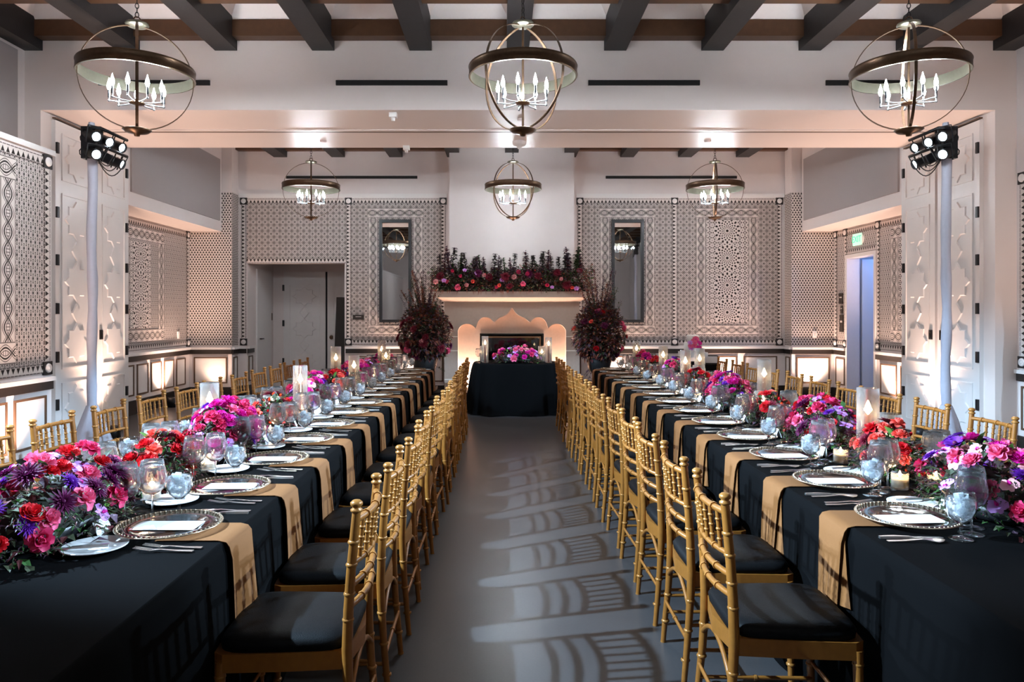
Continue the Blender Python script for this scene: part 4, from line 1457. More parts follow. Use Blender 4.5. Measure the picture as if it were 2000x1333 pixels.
# wine glass and goblet
ST['w_bowl'] = MB().lathe([(0.0035, 0.088), (0.0211, 0.092), (0.0398, 0.108), (0.0497, 0.135), (0.0491, 0.16), (0.0421, 0.19), (0.0380, 0.213), (0.0369, 0.213), (0.0410, 0.19), (0.0480, 0.16), (0.0486, 0.135), (0.0386, 0.109), (0.0199, 0.094), (0.0000, 0.091)], 22).mesh('bowl', 'clear_glass')
ST['w_stem'] = MB().lathe([(0.006, 0.006), (0.0038, 0.015), (0.0034, 0.05), (0.004, 0.08), (0.008, 0.0895)], 10).mesh('stem', 'clear_glass')
ST['w_foot'] = MB().lathe([(0.0000, 0.0), (0.0389, 0.0), (0.0400, 0.0015), (0.0216, 0.0045), (0.0065, 0.008), (0.0000, 0.009)], 22).mesh('foot', 'clear_glass')
ST['g_bowl'] = MB().lathe([(0.0033, 0.052), (0.0176, 0.056), (0.0374, 0.075), (0.0468, 0.10), (0.0468, 0.125), (0.0407, 0.157), (0.0396, 0.157), (0.0457, 0.125), (0.0457, 0.10), (0.0363, 0.077), (0.0165, 0.058), (0.0000, 0.055)], 22).mesh('bowl', 'goblet_glass')
ST['g_stem'] = MB().lathe([(0.010, 0.006), (0.006, 0.014), (0.0055, 0.035), (0.008, 0.048), (0.012, 0.055)], 10).mesh('stem', 'goblet_glass')
ST['g_foot'] = MB().lathe([(0.0000, 0.0), (0.0367, 0.0), (0.0383, 0.002), (0.0216, 0.006), (0.0097, 0.010), (0.0000, 0.011)], 22).mesh('foot', 'goblet_glass')
ST['g_water'] = MB().lathe([(0.0000, 0.057), (0.0151, 0.059), (0.0335, 0.077), (0.0427, 0.10), (0.0430, 0.125), (0.0405, 0.138), (0.0000, 0.138)], 20).mesh('water', 'ice_water')
ri = random.Random(4)
ic = MB()
for k in range(9):
    a, rr, z = ri.uniform(0, 6.3), ri.uniform(0.0, 0.022), 0.085 + 0.055 * k / 8
    R = Euler((ri.uniform(0, 3), ri.uniform(0, 3), ri.uniform(0, 3))).to_matrix()
    h = 0.0105
    c = Vector((rr * math.cos(a), rr * math.sin(a), z))
    vs = [c + R @ Vector((sx_ * h, sy_ * h, sz_ * h)) for sx_, sy_, sz_ in ((-1, -1, -1), (1, -1, -1), (1, 1, -1), (-1, 1, -1), (-1, -1, 1), (1, -1, 1), (1, 1, 1), (-1, 1, 1))]
    ic.add(vs, MB.BOXF)
ST['g_ice'] = ic.mesh('ice', 'ice')
# napkin: over the table edge, two layers; local y = -0.245 is the edge, hangs to 0.30 below
def napkin(wd, drop, skew, inner):
    m_ = MB()
    pts = [(-0.02, 0.003), (-0.14, 0.004), (-0.225, 0.004), (-0.252, -0.002), (-0.264, -0.018), (-0.270, -0.06), (-0.276, -0.16), (-0.283, -drop)]
    if inner:
        pts = [(y + 0.006, z - 0.0015) if z > -0.01 else (y + 0.010, z) for y, z in pts]
        pts[-1] = (pts[-1][0] + 0.004, -drop * 0.93)
    vs, fs = [], []
    K = 6
    for j, (y, z) in enumerate(pts):
        for i in range(K + 1):
            u = -1 + 2 * i / K
            f = max(0, -z)
            x = wd / 2 * u * (1 - 0.10 * (z < -0.02)) + skew * f * 0.25 + (0.065 * inner * f / 0.3)
            vs.append((x, y - 0.010 * f / 0.3 * math.sin(u * 2.5 + inner), z + (0.012 * u if j == len(pts) - 1 else 0)))
    n_ = K + 1
    for j in range(len(pts) - 1):
        for i in range(K):
            fs.append((j * n_ + i, j * n_ + i + 1, (j + 1) * n_ + i + 1, (j + 1) * n_ + i))
    m_.add(vs, fs, smooth=True)
    off = len(vs)
    m_.add([(x, y + 0.002, z - 0.002) for x, y, z in vs], [tuple(reversed(f)) for f in fs], smooth=True)
    return m_


NAPS = [(napkin(0.20, 0.30 + 0.02 * k, sk, 0).mesh('outer_fold', 'napkin'), napkin(0.18, 0.30 + 0.02 * k, sk, 1).mesh('inner_fold', 'napkin')) for k, sk in ((0, 0.1), (0.8, -0.15), (-0.5, 0.2))]
rs = random.Random(8)
VOT = []


def place(s, side, i, y):
    q = '%s %s place from the fireplace, %s' % (ORD[NS - 1 - i], side + '-side', TN[s])
    xp = s * ((1.295 if side == 'aisle' else 1.965) + OFF[s])
    rz = (PI / 2 if side == 'aisle' else -PI / 2) * (1 if s < 0 else -1)
    ca, sa = math.cos(rz), math.sin(rz)
    def W(x, y_, z=0.0):
        return (xp + x * ca - y_ * sa, y + x * sa + y_ * ca, TZ + 0.001 + z)
    j = lambda a=0.008: rs.uniform(-a, a)
    full = True
    a, b = NAPS[rs.randrange(3)]
    t = thing('napkin', 'tan folded napkin over the table edge, ' + q, 'napkin', W(-0.03 + j(), 0.0), rz + j(0.02), 'tan napkins')
    ob('outer_fold', a, t); ob('inner_fold', b, t)
    t = thing('charger_plate', 'clear glass charger with beaded rim, ' + q, 'plate', W(j(), j(), 0.007), rz, 'glass charger plates')
    ob('plate', ST['charger'], t); ob('beaded_rim', ST['rim'], t)
    tag(ob('menu_card', ST['menu'], None, W(0.01 + j(), j(), 0.012), (0, 0, rz + j(0.06))), 'white menu card on the charger, ' + q, 'menu card', 'menu cards')
    t = thing('bread_plate', 'small white bread plate, ' + q, 'plate', W(-0.205 + j(), 0.145 + j()), rz, 'bread plates')
    ob('dish', ST['bplate'], t)
    tag(ob('butter_knife', ST['butter_knife'], None, W(-0.225 + j(), 0.085 + j(), 0.0155), (0, 0, rz + 0.2 + j(0.2))), 'silver butter knife on the bread plate, ' + q, 'knife', 'butter knives')
    for k, x in ((0, -0.205), (1, -0.237)):
        tag(ob('dinner_fork', ST['fork'], None, W(x + j(0.003), -0.20 + j(0.004) + 0.012 * k), (0, 0, rz + j(0.03))), 'silver %s fork, ' % ('inner', 'outer')[k] + q, 'fork', 'silver forks')
    tag(ob('dinner_knife', ST['knife'], None, W(0.197 + j(0.003), -0.21 + j(0.004)), (0, 0, rz + j(0.03))), 'silver dinner knife, ' + q, 'knife', 'dinner knives')
    tag(ob('soup_spoon', ST['spoon'], None, W(0.228 + j(0.003), -0.20 + j(0.004)), (0, 0, rz + j(0.03))), 'silver spoon, ' + q, 'spoon', 'silver spoons')
    for k, (x, y_) in enumerate(((0.080, 0.185), (0.140, 0.125))):
        t = thing('wine_glass', 'empty wine glass, %s, ' % ('nearer the flowers', 'nearer the table edge')[k] + q, 'wine glass', W(x + j(), y_ + j()), rs.uniform(0, 6), 'wine glasses')
        ob('bowl', ST['w_bowl'], t); ob('stem', ST['w_stem'], t); ob('foot', ST['w_foot'], t)
    t = thing('water_goblet', 'goblet of iced water, ' + q, 'water glass', W(0.200 + j(), 0.055 + j()), rs.uniform(0, 6), 'water goblets')
    ob('bowl', ST['g_bowl'], t); ob('stem', ST['g_stem'], t); ob('foot', ST['g_foot'], t)
    wt = ob('water', ST['g_water'], t); ob('ice', ST['g_ice'], wt)
    t = tag(ob('place_card', ST['card'], None, W(-0.06 + j(), 0.205 + j()), (0, 0, rz + rs.uniform(-0.3, 0.3))), 'white tent place card, ' + q, 'place card', 'place cards')


for s in (-1, 1):
    for i in range(NS):
        for side in ('aisle', 'wall'):
            place(s, side, i, PY[s] + PD * i)

# ================================================================== FLOWERS
def petal(m_, ang, r0, z0, L, Wd, tilt, curl, nu=3, nv=3, mi=0, tip=0.55, cup=0.25):
    """one petal rooted at radius r0, leaning out by tilt (0 = upright), tip curling outward"""
    ca, sa = math.cos(ang), math.sin(ang)
    vs, fs = [], []
    for j in range(nv + 1):
        v = j / nv
        th = tilt + curl * v * v
        rad = r0 + L * v * math.sin(th)
        z = z0 + L * v * math.cos(th)
        w_ = Wd * (0.35 + 0.65 * math.sin(PI * min(1, 0.15 + v * 0.62))) * (1 - (1 - tip) * max(0, v - 0.6) / 0.4)
        for i in range(nu + 1):
            u = -1 + 2 * i / nu
            rr = rad - cup * w_ * u * u * math.cos(th)
            zz = z + cup * w_ * u * u * math.sin(th)
            vs.append((rr * ca - w_ * u * sa, rr * sa + w_ * u * ca, zz))
    n_ = nu + 1
    for j in range(nv):
        for i in range(nu):
            fs.append((j * n_ + i, j * n_ + i + 1, (j + 1) * n_ + i + 1, (j + 1) * n_ + i))
    m_.add(vs, fs, mi, smooth=True)


def rose(seed):
    r = random.Random(seed)
    m_ = MB()
    m_.ball((0, 0, 0.024), 0.012, 8, 5, sc=(1, 1, 1.4))
    for n_, r0, L, W_, t, c in ((3, 0.003, 0.042, 0.014, 0.12, -0.45), (4, 0.006, 0.043, 0.017, 0.28, -0.30), (5, 0.008, 0.043, 0.020, 0.52, 0.0), (6, 0.009, 0.042, 0.021, 0.86, 0.35), (6, 0.009, 0.040, 0.022, 1.18, 0.55)):
        o = r.uniform(0, 6)
        for i in range(n_):
            petal(m_, o + 2 * PI * i / n_ + r.uniform(-0.15, 0.15), r0, r.uniform(-0.002, 0.002), L * r.uniform(0.92, 1.06), W_, t + r.uniform(-0.06, 0.06), c, tip=0.75, cup=0.5)
    return m_


def ranunculus(seed):
    r = random.Random(seed)
    m_ = MB()
    m_.ball((0, 0, 0.022), 0.013, 8, 5)
    for k in range(6):
        n_ = 6 + k
        o = r.uniform(0, 6)
        for i in range(n_):
            petal(m_, o + 2 * PI * i / n_, 0.004 + 0.003 * k, 0.0, 0.036 - 0.002 * k, 0.012, 0.15 + 0.16 * k, -0.3 + 0.15 * k, 2, 2, tip=0.8, cup=0.4)
    return m_


def dahlia(seed, big=1.0):
    r = random.Random(seed)
    m_ = MB()
    m_.ball((0, 0, 0.014), 0.011, 8, 5)
    for k in range(5):
        n_ = 10 + 2 * k
        for i in range(n_):
            petal(m_, 2 * PI * (i + 0.5 * (k % 2)) / n_ + r.uniform(-0.1, 0.1), 0.006, 0.004, (0.026 + 0.009 * k) * big * r.uniform(0.9, 1.08), 0.0068, 0.25 + 0.27 * k, 0.12, 2, 2, tip=0.3, cup=0.7)
    return m_


def carnation(seed):
    r = random.Random(seed)
    m_ = MB()
    for k in range(5):
        K = 26
        R0 = 0.012 + 0.008 * k
        vs, fs = [], []
        for j, (f, zz) in enumerate(((0.15, 0.0), (0.7, 0.026 - 0.004 * k), (1.0, 0.036 - 0.0055 * k))):
            for i in range(K):
                a = 2 * PI * i / K
                rf = r.uniform(-1, 1) * (0.0055 if j == 2 else 0.0015)
                rr = R0 * f * (1 + rf * 8) + 0.003
                vs.append((rr * math.cos(a), rr * math.sin(a), zz + rf))
        for j in range(2):
            for i in range(K):
                q = (i + 1) % K
                fs.append((j * K + i, j * K + q, (j + 1) * K + q, (j + 1) * K + i))
        m_.add(vs, fs, smooth=False)
    return m_


def orchid(seed):
    r = random.Random(seed)
    m_ = MB()
    for a, L, W_ in ((0.3, 0.042, 0.026), (PI - 0.3, 0.042, 0.026), (PI / 2, 0.038, 0.016), (PI * 1.5 - 0.75, 0.036, 0.015), (PI * 1.5 + 0.75, 0.036, 0.015)):
        petal(m_, a, 0.003, 0.002, L, W_, 1.2, 0.25, 3, 3, tip=0.6, cup=0.2)
    petal(m_, PI * 1.5, 0.002, 0.004, 0.022, 0.009, 0.5, 0.5, 2, 2, 1, cup=0.8)
    m_.ball((0, 0, 0.009), 0.005, 6, 4, 1)
    return m_


def anemone(seed):
    r = random.Random(seed)
    m_ = MB()
    m_.ball((0, 0, 0.008), 0.010, 8, 5, 1)
    for k in range(2):
        for i in range(6):
            petal(m_, 2 * PI * (i + 0.5 * k) / 6, 0.006, 0.001, 0.036, 0.020, 0.95 + 0.2 * k, 0.1, 3, 3, tip=0.7, cup=0.3)
    return m_


def bud(seed):
    m_ = MB()
    for k in range(2):
        for i in range(4):
            petal(m_, 2 * PI * (i + 0.5 * k) / 4, 0.002, 0.0, 0.026, 0.011, 0.25 + 0.2 * k, -0.3, 2, 2, tip=0.5, cup=0.6)
    return m_


BL = {}
FN = {'rose': rose, 'ranunculus': ranunculus, 'dahlia': dahlia, 'carnation': carnation, 'orchid': orchid, 'anemone': anemone, 'rosebud': bud}


def bloom(kind, colr):
    k = (kind, colr)
    if k not in BL:
        second = {'orchid': 'pet_magenta', 'anemone': 'pet_plum'}.get(kind, colr)
        BL[k] = FN[kind](len(BL) + 3).mesh(kind, colr, second)
    return BL[k]


def add_leaf(m_, p, d, L, W_, mi=0, droop=0.3):
    """pointed leaf folded along its midrib, starting at p in direction d"""
    d = d.normalized()
    side = d.cross(Vector((0, 0, 1)))
    side = side.normalized() if side.length > 1e-3 else Vector((1, 0, 0))
    up = side.cross(d)
    a = p + d * L * 0.45
    b = p + d * L - Vector((0, 0, droop * L))
    vs = [p, a + side * W_ + up * W_ * 0.3, a - up * 0.0, a - side * W_ + up * W_ * 0.3, b]
    m_.add(vs, [(0, 1, 2), (0, 2, 3), (1, 4, 2), (2, 4, 3)], mi)


def rdir(r, zmin=-0.3):
    while True:
        v = Vector((r.uniform(-1, 1), r.uniform(-1, 1), r.uniform(zmin, 1)))
        if 0.2 < v.length < 1:
            return v.normalized()


def foliage_mound(seed, ax, ay, az, n, mats, fringe=120):
    r = random.Random(seed)
    m_ = MB()
    for i in range(n):
        d = rdir(r, 0.0)
        p = Vector((d.x * ax, d.y * ay, d.z * az)) * r.uniform(0.55, 0.98)
        add_leaf(m_, p, (d + rdir(r) * 0.8), r.uniform(0.03, 0.07), r.uniform(0.008, 0.018), r.randrange(len(mats)))
    for i in range(fringe):          # fine dark sprigs hanging low around the rim
        a = r.uniform(0, 2 * PI)
        d = Vector((math.cos(a), math.sin(a), r.uniform(-0.25, 0.5)))
        p = Vector((math.cos(a) * ax * 0.8, math.sin(a) * ay * 0.8, r.uniform(0.02, az * 0.6)))
        L = r.uniform(0.03, 0.075)
        q = p + d * L
        q.z = max(q.z, 0.008)
        mid = (p + q) / 2 + Vector((0, 0, 0.012))
        w_ = Vector((-d.y, d.x, 0)).normalized() * 0.0016
        m_.add([p - w_, p + w_, mid + w_, mid - w_, q], [(0, 1, 2, 3), (3, 2, 4)], r.randrange(len(mats)))
        for t_ in range(4):
            add_leaf(m_, p + (q - p) * (0.3 + 0.2 * t_), d + rdir(r) * 0.9, 0.018, 0.0025, r.randrange(len(mats)))
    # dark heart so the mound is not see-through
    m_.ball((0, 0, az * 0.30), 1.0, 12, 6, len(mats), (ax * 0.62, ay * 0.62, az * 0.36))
    return m_


FOL = {}
FMATS = ('leaf_dark', 'leaf_dark', 'leaf_wine', 'leaf_green', 'leaf_plum')


def arrangement(x, y, z, ax, ay, az, palette, n, label, seed, group, leaves=8, green=0):
    r = random.Random(seed)
    t = thing('flower_arrangement', label, 'flowers', (x, y, z), 0, group)
    key = (round(ax, 2), round(ay, 2), round(az, 2), seed % 3)
    if key not in FOL:
        FOL[key] = foliage_mound(seed, ax, ay, az, 420, FMATS, 260).mesh('foliage', *(FMATS + ('dark_filler',)))
    f = ob('foliage', FOL[key], t)
    f['kind'] = 'stuff'
    ob('bowl', BOWL, t, (0, 0, 0), (0, 0, 0), (ax * 4.2, ay * 4.2, 1))
    pts = []
    tries = 0
    n = int(n * 1.5)
    while len(pts) < n and tries < 6000:
        tries += 1
        d = rdir(r, 0.18)
        p = Vector((d.x * ax, d.y * ay, d.z * az + 0.02))
        if all((p - q[0]).length > 0.040 for q in pts):
            pts.append((p, Vector((d.x / ax, d.y / ay, d.z / az)).normalized()))
    for p, nrm in pts:
        kind, c, s0 = r.choice(palette)
        nrm = (nrm + rdir(r) * 0.35 + Vector((0, 0, 0.25))).normalized()
        q = nrm.to_track_quat('Z', 'Y') @ Euler((0, 0, r.uniform(0, 6.3))).to_quaternion()
        sc = s0 * r.uniform(0.62, 0.95)
        ob(kind, bloom(kind, c), t, p * r.uniform(0.88, 1.0), q.to_euler(), (sc, sc, sc))
    for i in range(leaves):
        d = rdir(r, 0.1)
        p = Vector((d.x * ax, d.y * ay, d.z * az)) * 0.92
        q = (d + rdir(r) * 0.5).to_track_quat('Y', 'Z')
        sc = r.uniform(0.5, 0.9)
        ob('leaf', r.choice(LEAFM), t, p, q.to_euler(), (sc, sc, sc))
    return t


BOWL = MB().lathe([(0.0, 0.0), (0.10, 0.0), (0.14, 0.03), (0.15, 0.06), (0.145, 0.06), (0.10, 0.02), (0.0, 0.015)], 20).mesh('bowl', 'urn')
LEAFM = []
for k, mt in enumerate(('leaf_green', 'leaf_bright', 'leaf_wine')):
    lm = MB()
    vs, fs = [], []
    for j in range(5):
        v = j / 4
        w_ = 0.021 * math.sin(PI * (0.1 + 0.85 * v)) ** 0.8 * (1 if j < 4 else 0.05)
        z = -0.02 * v * v
        vs += [(-w_, 0.085 * v, z + 0.006 * (w_ > 0.005)), (0, 0.085 * v, z), (w_, 0.085 * v, z + 0.006 * (w_ > 0.005))]
    for j in range(4):
        for i in range(2):
            fs.append((3 * j + i, 3 * j + i + 1, 3 * j + 4 + i, 3 * j + 3 + i))
    lm.add(vs, fs, smooth=True)
    LEAFM.append(lm.mesh('leaf', mt))

PAL = {
    'magenta': [('carnation', 'pet_magenta', 1.15), ('rose', 'pet_magenta', 1.0), ('orchid', 'pet_lilac', 1.0), ('rose', 'pet_rose', 1.05), ('dahlia', 'pet_purple', 0.72), ('rose', 'pet_pink', 1.0), ('carnation', 'pet_magenta', 1.1), ('ranunculus', 'pet_rose', 1.0)],
    'jewel': [('rose', 'pet_pink', 1.05), ('rose', 'pet_rose', 1.0), ('dahlia', 'pet_plum', 0.95), ('ranunculus', 'pet_pink', 1.0), ('carnation', 'pet_red', 1.0), ('orchid', 'pet_lilac', 0.9), ('dahlia', 'pet_purple', 0.75), ('rosebud', 'pet_coral', 1.0), ('ranunculus', 'pet_red', 0.9), ('rosebud', 'pet_green', 0.8)],
    'pink': [('rose', 'pet_pink', 1.1), ('orchid', 'pet_lilac', 1.05), ('orchid', 'pet_blush', 1.0), ('carnation', 'pet_magenta', 1.0), ('dahlia', 'pet_purple', 0.7), ('rose', 'pet_rose', 1.0), ('anemone', 'pet_purple', 1.0), ('ranunculus', 'pet_pink', 1.0), ('rosebud', 'pet_green', 0.8)],
    'red': [('carnation', 'pet_red', 1.05), ('ranunculus', 'pet_coral', 0.95), ('dahlia', 'pet_burgundy', 0.85), ('rose', 'pet_red', 0.95), ('rosebud', 'pet_orange', 1.0), ('rose', 'pet_coral', 0.9), ('rosebud', 'pet_red', 1.1)],
}
CLUST = {
    -1: [(2.40, 0.22, 0.40, 0.21, 'jewel', 46), (3.12, 0.16, 0.22, 0.15, 'red', 20), (3.84, 0.21, 0.36, 0.21, 'magenta', 42), (4.62, 0.15, 0.24, 0.15, 'red', 18), (5.55, 0.20, 0.40, 0.20, 'pink', 40), (6.40, 0.15, 0.26, 0.16, 'red', 18), (7.25, 0.19, 0.36, 0.19, 'magenta', 32), (8.15, 0.16, 0.28, 0.16, 'jewel', 20), (9.00, 0.18, 0.34, 0.18, 'magenta', 24)],
    1: [(2.66, 0.22, 0.34, 0.21, 'pink', 42), (3.34, 0.16, 0.22, 0.16, 'red', 20), (4.02, 0.21, 0.38, 0.20, 'jewel', 42), (4.80, 0.15, 0.26, 0.15, 'red', 20), (5.72, 0.20, 0.40, 0.20, 'pink', 40), (6.62, 0.15, 0.26, 0.16, 'red', 18), (7.45, 0.19, 0.36, 0.19, 'pink', 30), (8.30, 0.16, 0.28, 0.16, 'red', 18), (9.05, 0.18, 0.34, 0.18, 'magenta', 24)],
}
NM = {'jewel': 'mound of pink roses and plum dahlias', 'red': 'low cluster of red and coral blooms', 'magenta': 'mound of magenta carnations and purple blooms', 'pink': 'mound of pink roses and lilac orchids'}
for s in (-1, 1):
    for i, (y, ax, ay, az, pal, n) in enumerate(CLUST[s]):
        arrangement(s * (TX + OFF[s]), y, TZ + 0.002, ax * 0.78, ay, az + 0.065, PAL[pal], n, '%s, %s from the fireplace on the %s' % (NM[pal], ORD[len(CLUST[s]) - 1 - i], TN[s]), 31 * i + 7 * (s + 2), 'flower arrangements on the long tables')
arrangement(sx + 0.02, sy - 0.14, TZ + 0.002, 0.38, 0.18, 0.23, [('rose', 'pet_pink', 1.2), ('rose', 'pet_rose', 1.1), ('orchid', 'pet_lilac', 1.1), ('carnation', 'pet_magenta', 1.0), ('rose', 'pet_blush', 1.1), ('rosebud', 'pet_green', 1.1)], 38, 'pink and lilac flowers on the small black-clothed head table', 77, 'head table flowers')

# ---- candles
CG = {}
def cyl_glass(r, h, name):
    return MB().lathe([(0.0, 0.0), (r, 0.0), (r, h), (r - 0.004, h), (r - 0.004, 0.006), (0.0, 0.006)], 28).mesh(name, 'hurricane_glass')
FLAME = MB().lathe([(0.0, 0.0), (0.004, 0.004), (0.0065, 0.012), (0.005, 0.024), (0.002, 0.036), (0.0, 0.040)], 8).mesh('flame', 'flame')
WICK = MB().tube([(0, 0, 0), (0, 0, 0.010)], 0.0012, 5).mesh('wick', 'cable')


def candle(x, y, z, kind, label, group, h=None):
    if kind == 'tall':
        gh, gr, ch, cr, wx = h or 0.37, 0.050, (h or 0.37) * 0.66, 0.0125, 'wax_red'
    elif kind == 'pillar':
        gh, gr, ch, cr, wx = h or 0.19, 0.058, (h or 0.19) * 0.50, 0.036, 'wax_ivory'
    else:
        gh, gr, ch, cr, wx = 0.068, 0.034, 0.042, 0.0295, 'wax_ivory'
    key = (kind, gh)
    if key not in CG:
        cm = MB().lathe([(0.0, 0.0065), (cr, 0.0065), (cr, ch - 0.003), (cr * 0.9, ch), (0.0, ch - 0.002)], 18)
        CG[key] = (cyl_glass(gr, gh, 'glass'), cm.mesh('candle', wx))
    nm = {'tall': 'taper_hurricane', 'pillar': 'pillar_hurricane', 'votive': 'votive_candle'}[kind]
    t = thing(nm, label, 'candle', (x, y, z), rnd.uniform(0, 6), group)
    ob('glass', CG[key][0], t)
    c = ob('candle', CG[key][1], t)
    ob('wick', WICK, c, (0, 0, ch - 0.003))
    ob('flame', FLAME, c, (0, 0, ch + 0.004), (0, 0, 0), (1.7, 1.7, 1.6) if kind != 'votive' else (1.0, 1.0, 0.8))
    lamp('candle_light', 'POINT', P_VOTIVE if kind == 'votive' else P_CANDLE, C_FLAME, (x, y, z + ch + 0.025), None, 0.012)


CAND = {
    -1: [('tall', 3.98, -1.97, 0.36), ('pillar', 3.38, -1.90, 0.2), ('pillar', 5.05, -1.86, 0.17), ('tall', 5.02, -1.58, 0.38), ('tall', 7.0, -1.97, 0.42), ('pillar', 6.75, -1.80, 0.2), ('tall', 6.55, -1.52, 0.36), ('tall', 8.65, -1.62, 0.42), ('pillar', 7.85, -1.85, 0.19), ('tall', 8.35, -1.52, 0.33), ('pillar', 9.35, -1.70, 0.2)],
    1: [('tall', 3.42, 1.58, 0.39), ('pillar', 3.62, 1.80, 0.24), ('pillar', 4.62, 1.80, 0.19), ('tall', 5.35, 1.93, 0.40), ('pillar', 5.02, 1.66, 0.2), ('tall', 6.75, 1.56, 0.40), ('pillar', 6.95, 1.74, 0.24), ('pillar', 6.35, 1.82, 0.2), ('tall', 7.1, 2.0, 0.40), ('tall', 7.95, 1.62, 0.38), ('pillar', 8.75, 1.75, 0.2), ('tall', 9.42, 1.60, 0.38)],
}
for s in (-1, 1):
    cnt = {'tall': 0, 'pillar': 0}
    for kind, y, x, h in sorted(CAND[s], key=lambda q: -q[1]):
        k = cnt[kind]; cnt[kind] += 1
        candle(math.copysign(min(abs(x), 1.79), x), y, TZ + 0.002, kind, '%s, %s from the fireplace on the %s' % ('red taper in tall glass' if kind == 'tall' else 'ivory pillar candle in short glass', ORD[k], TN[s]), 'glass cylinder candles', h)
    cl_ = CLUST[s]
    vy = [(cl_[k][0] + cl_[k][2] + cl_[k + 1][0] - cl_[k + 1][2]) / 2 for k in range(len(cl_) - 1)]
    vy = [(y, dx) for y in vy for dx in (-0.10, 0.06)]
    for i, (y, dx) in enumerate(vy):
        candle(s * (TX + OFF[s] + dx), y + rnd.uniform(-0.02, 0.02), TZ + 0.002, 'votive', 'white votive candle, %s flower gap from the fireplace, %s side, %s' % (ORD[(len(vy) - 1 - i) // 2], 'aisle' if dx < 0 else 'wall', TN[s]), 'votive candles')
for x, kind, h, lb in ((-0.47, 'tall', 0.40, 'red taper candle in tall glass on the head table, toward the alcove'), (0.49, 'tall', 0.38, 'red taper candle in tall glass on the head table, toward the cake'),
                       (-0.50, 'pillar', 0.24, 'ivory pillar candle on the head table, toward the alcove'), (0.40, 'pillar', 0.24, 'ivory pillar candle on the head table, toward the cake')):
    candle(sx + x, sy - (0.10 if kind == 'tall' else -0.12), TZ + 0.002, kind, lb, 'head table candles', h)
t = thing('wine_glass', 'wine glass on the head table beside the taper candle', 'wine glass', (sx - 0.57, sy - 0.10, TZ + 0.002))
ob('bowl', ST['w_bowl'], t); ob('stem', ST['w_stem'], t); ob('foot', ST['w_foot'], t)

# ---- big flower urns beside the fireplace
def branches(m_, r, n, base, spread, zlo, zhi, nm, leafL=(0.03, 0.06), per=26):
    for i in range(n):
        a = r.uniform(0, 2 * PI)
        e = Vector((math.cos(a) * spread * r.uniform(0.4, 1.0), math.sin(a) * spread * r.uniform(0.3, 0.8), r.uniform(zlo, zhi)))
        p0 = Vector(base)
        p1 = p0 + Vector((0, 0, (e.z - p0.z) * 0.5)) + Vector((e.x, e.y, 0)) * 0.25
        mi = r.randrange(nm)
        pts = [p0 * (1 - u) ** 2 + p1 * 2 * u * (1 - u) + e * u * u for u in [k / 6 for k in range(7)]]
        m_.tube(pts, [0.005 * (1 - 0.12 * k) for k in range(7)], 4, nm, cap=False)
        for k in range(per):
            u = r.uniform(0.35, 1.0)
            p = p0 * (1 - u) ** 2 + p1 * 2 * u * (1 - u) + e * u * u
            add_leaf(m_, p, rdir(r) + Vector((0, 0, 0.3)), r.uniform(*leafL), r.uniform(0.009, 0.017), mi)


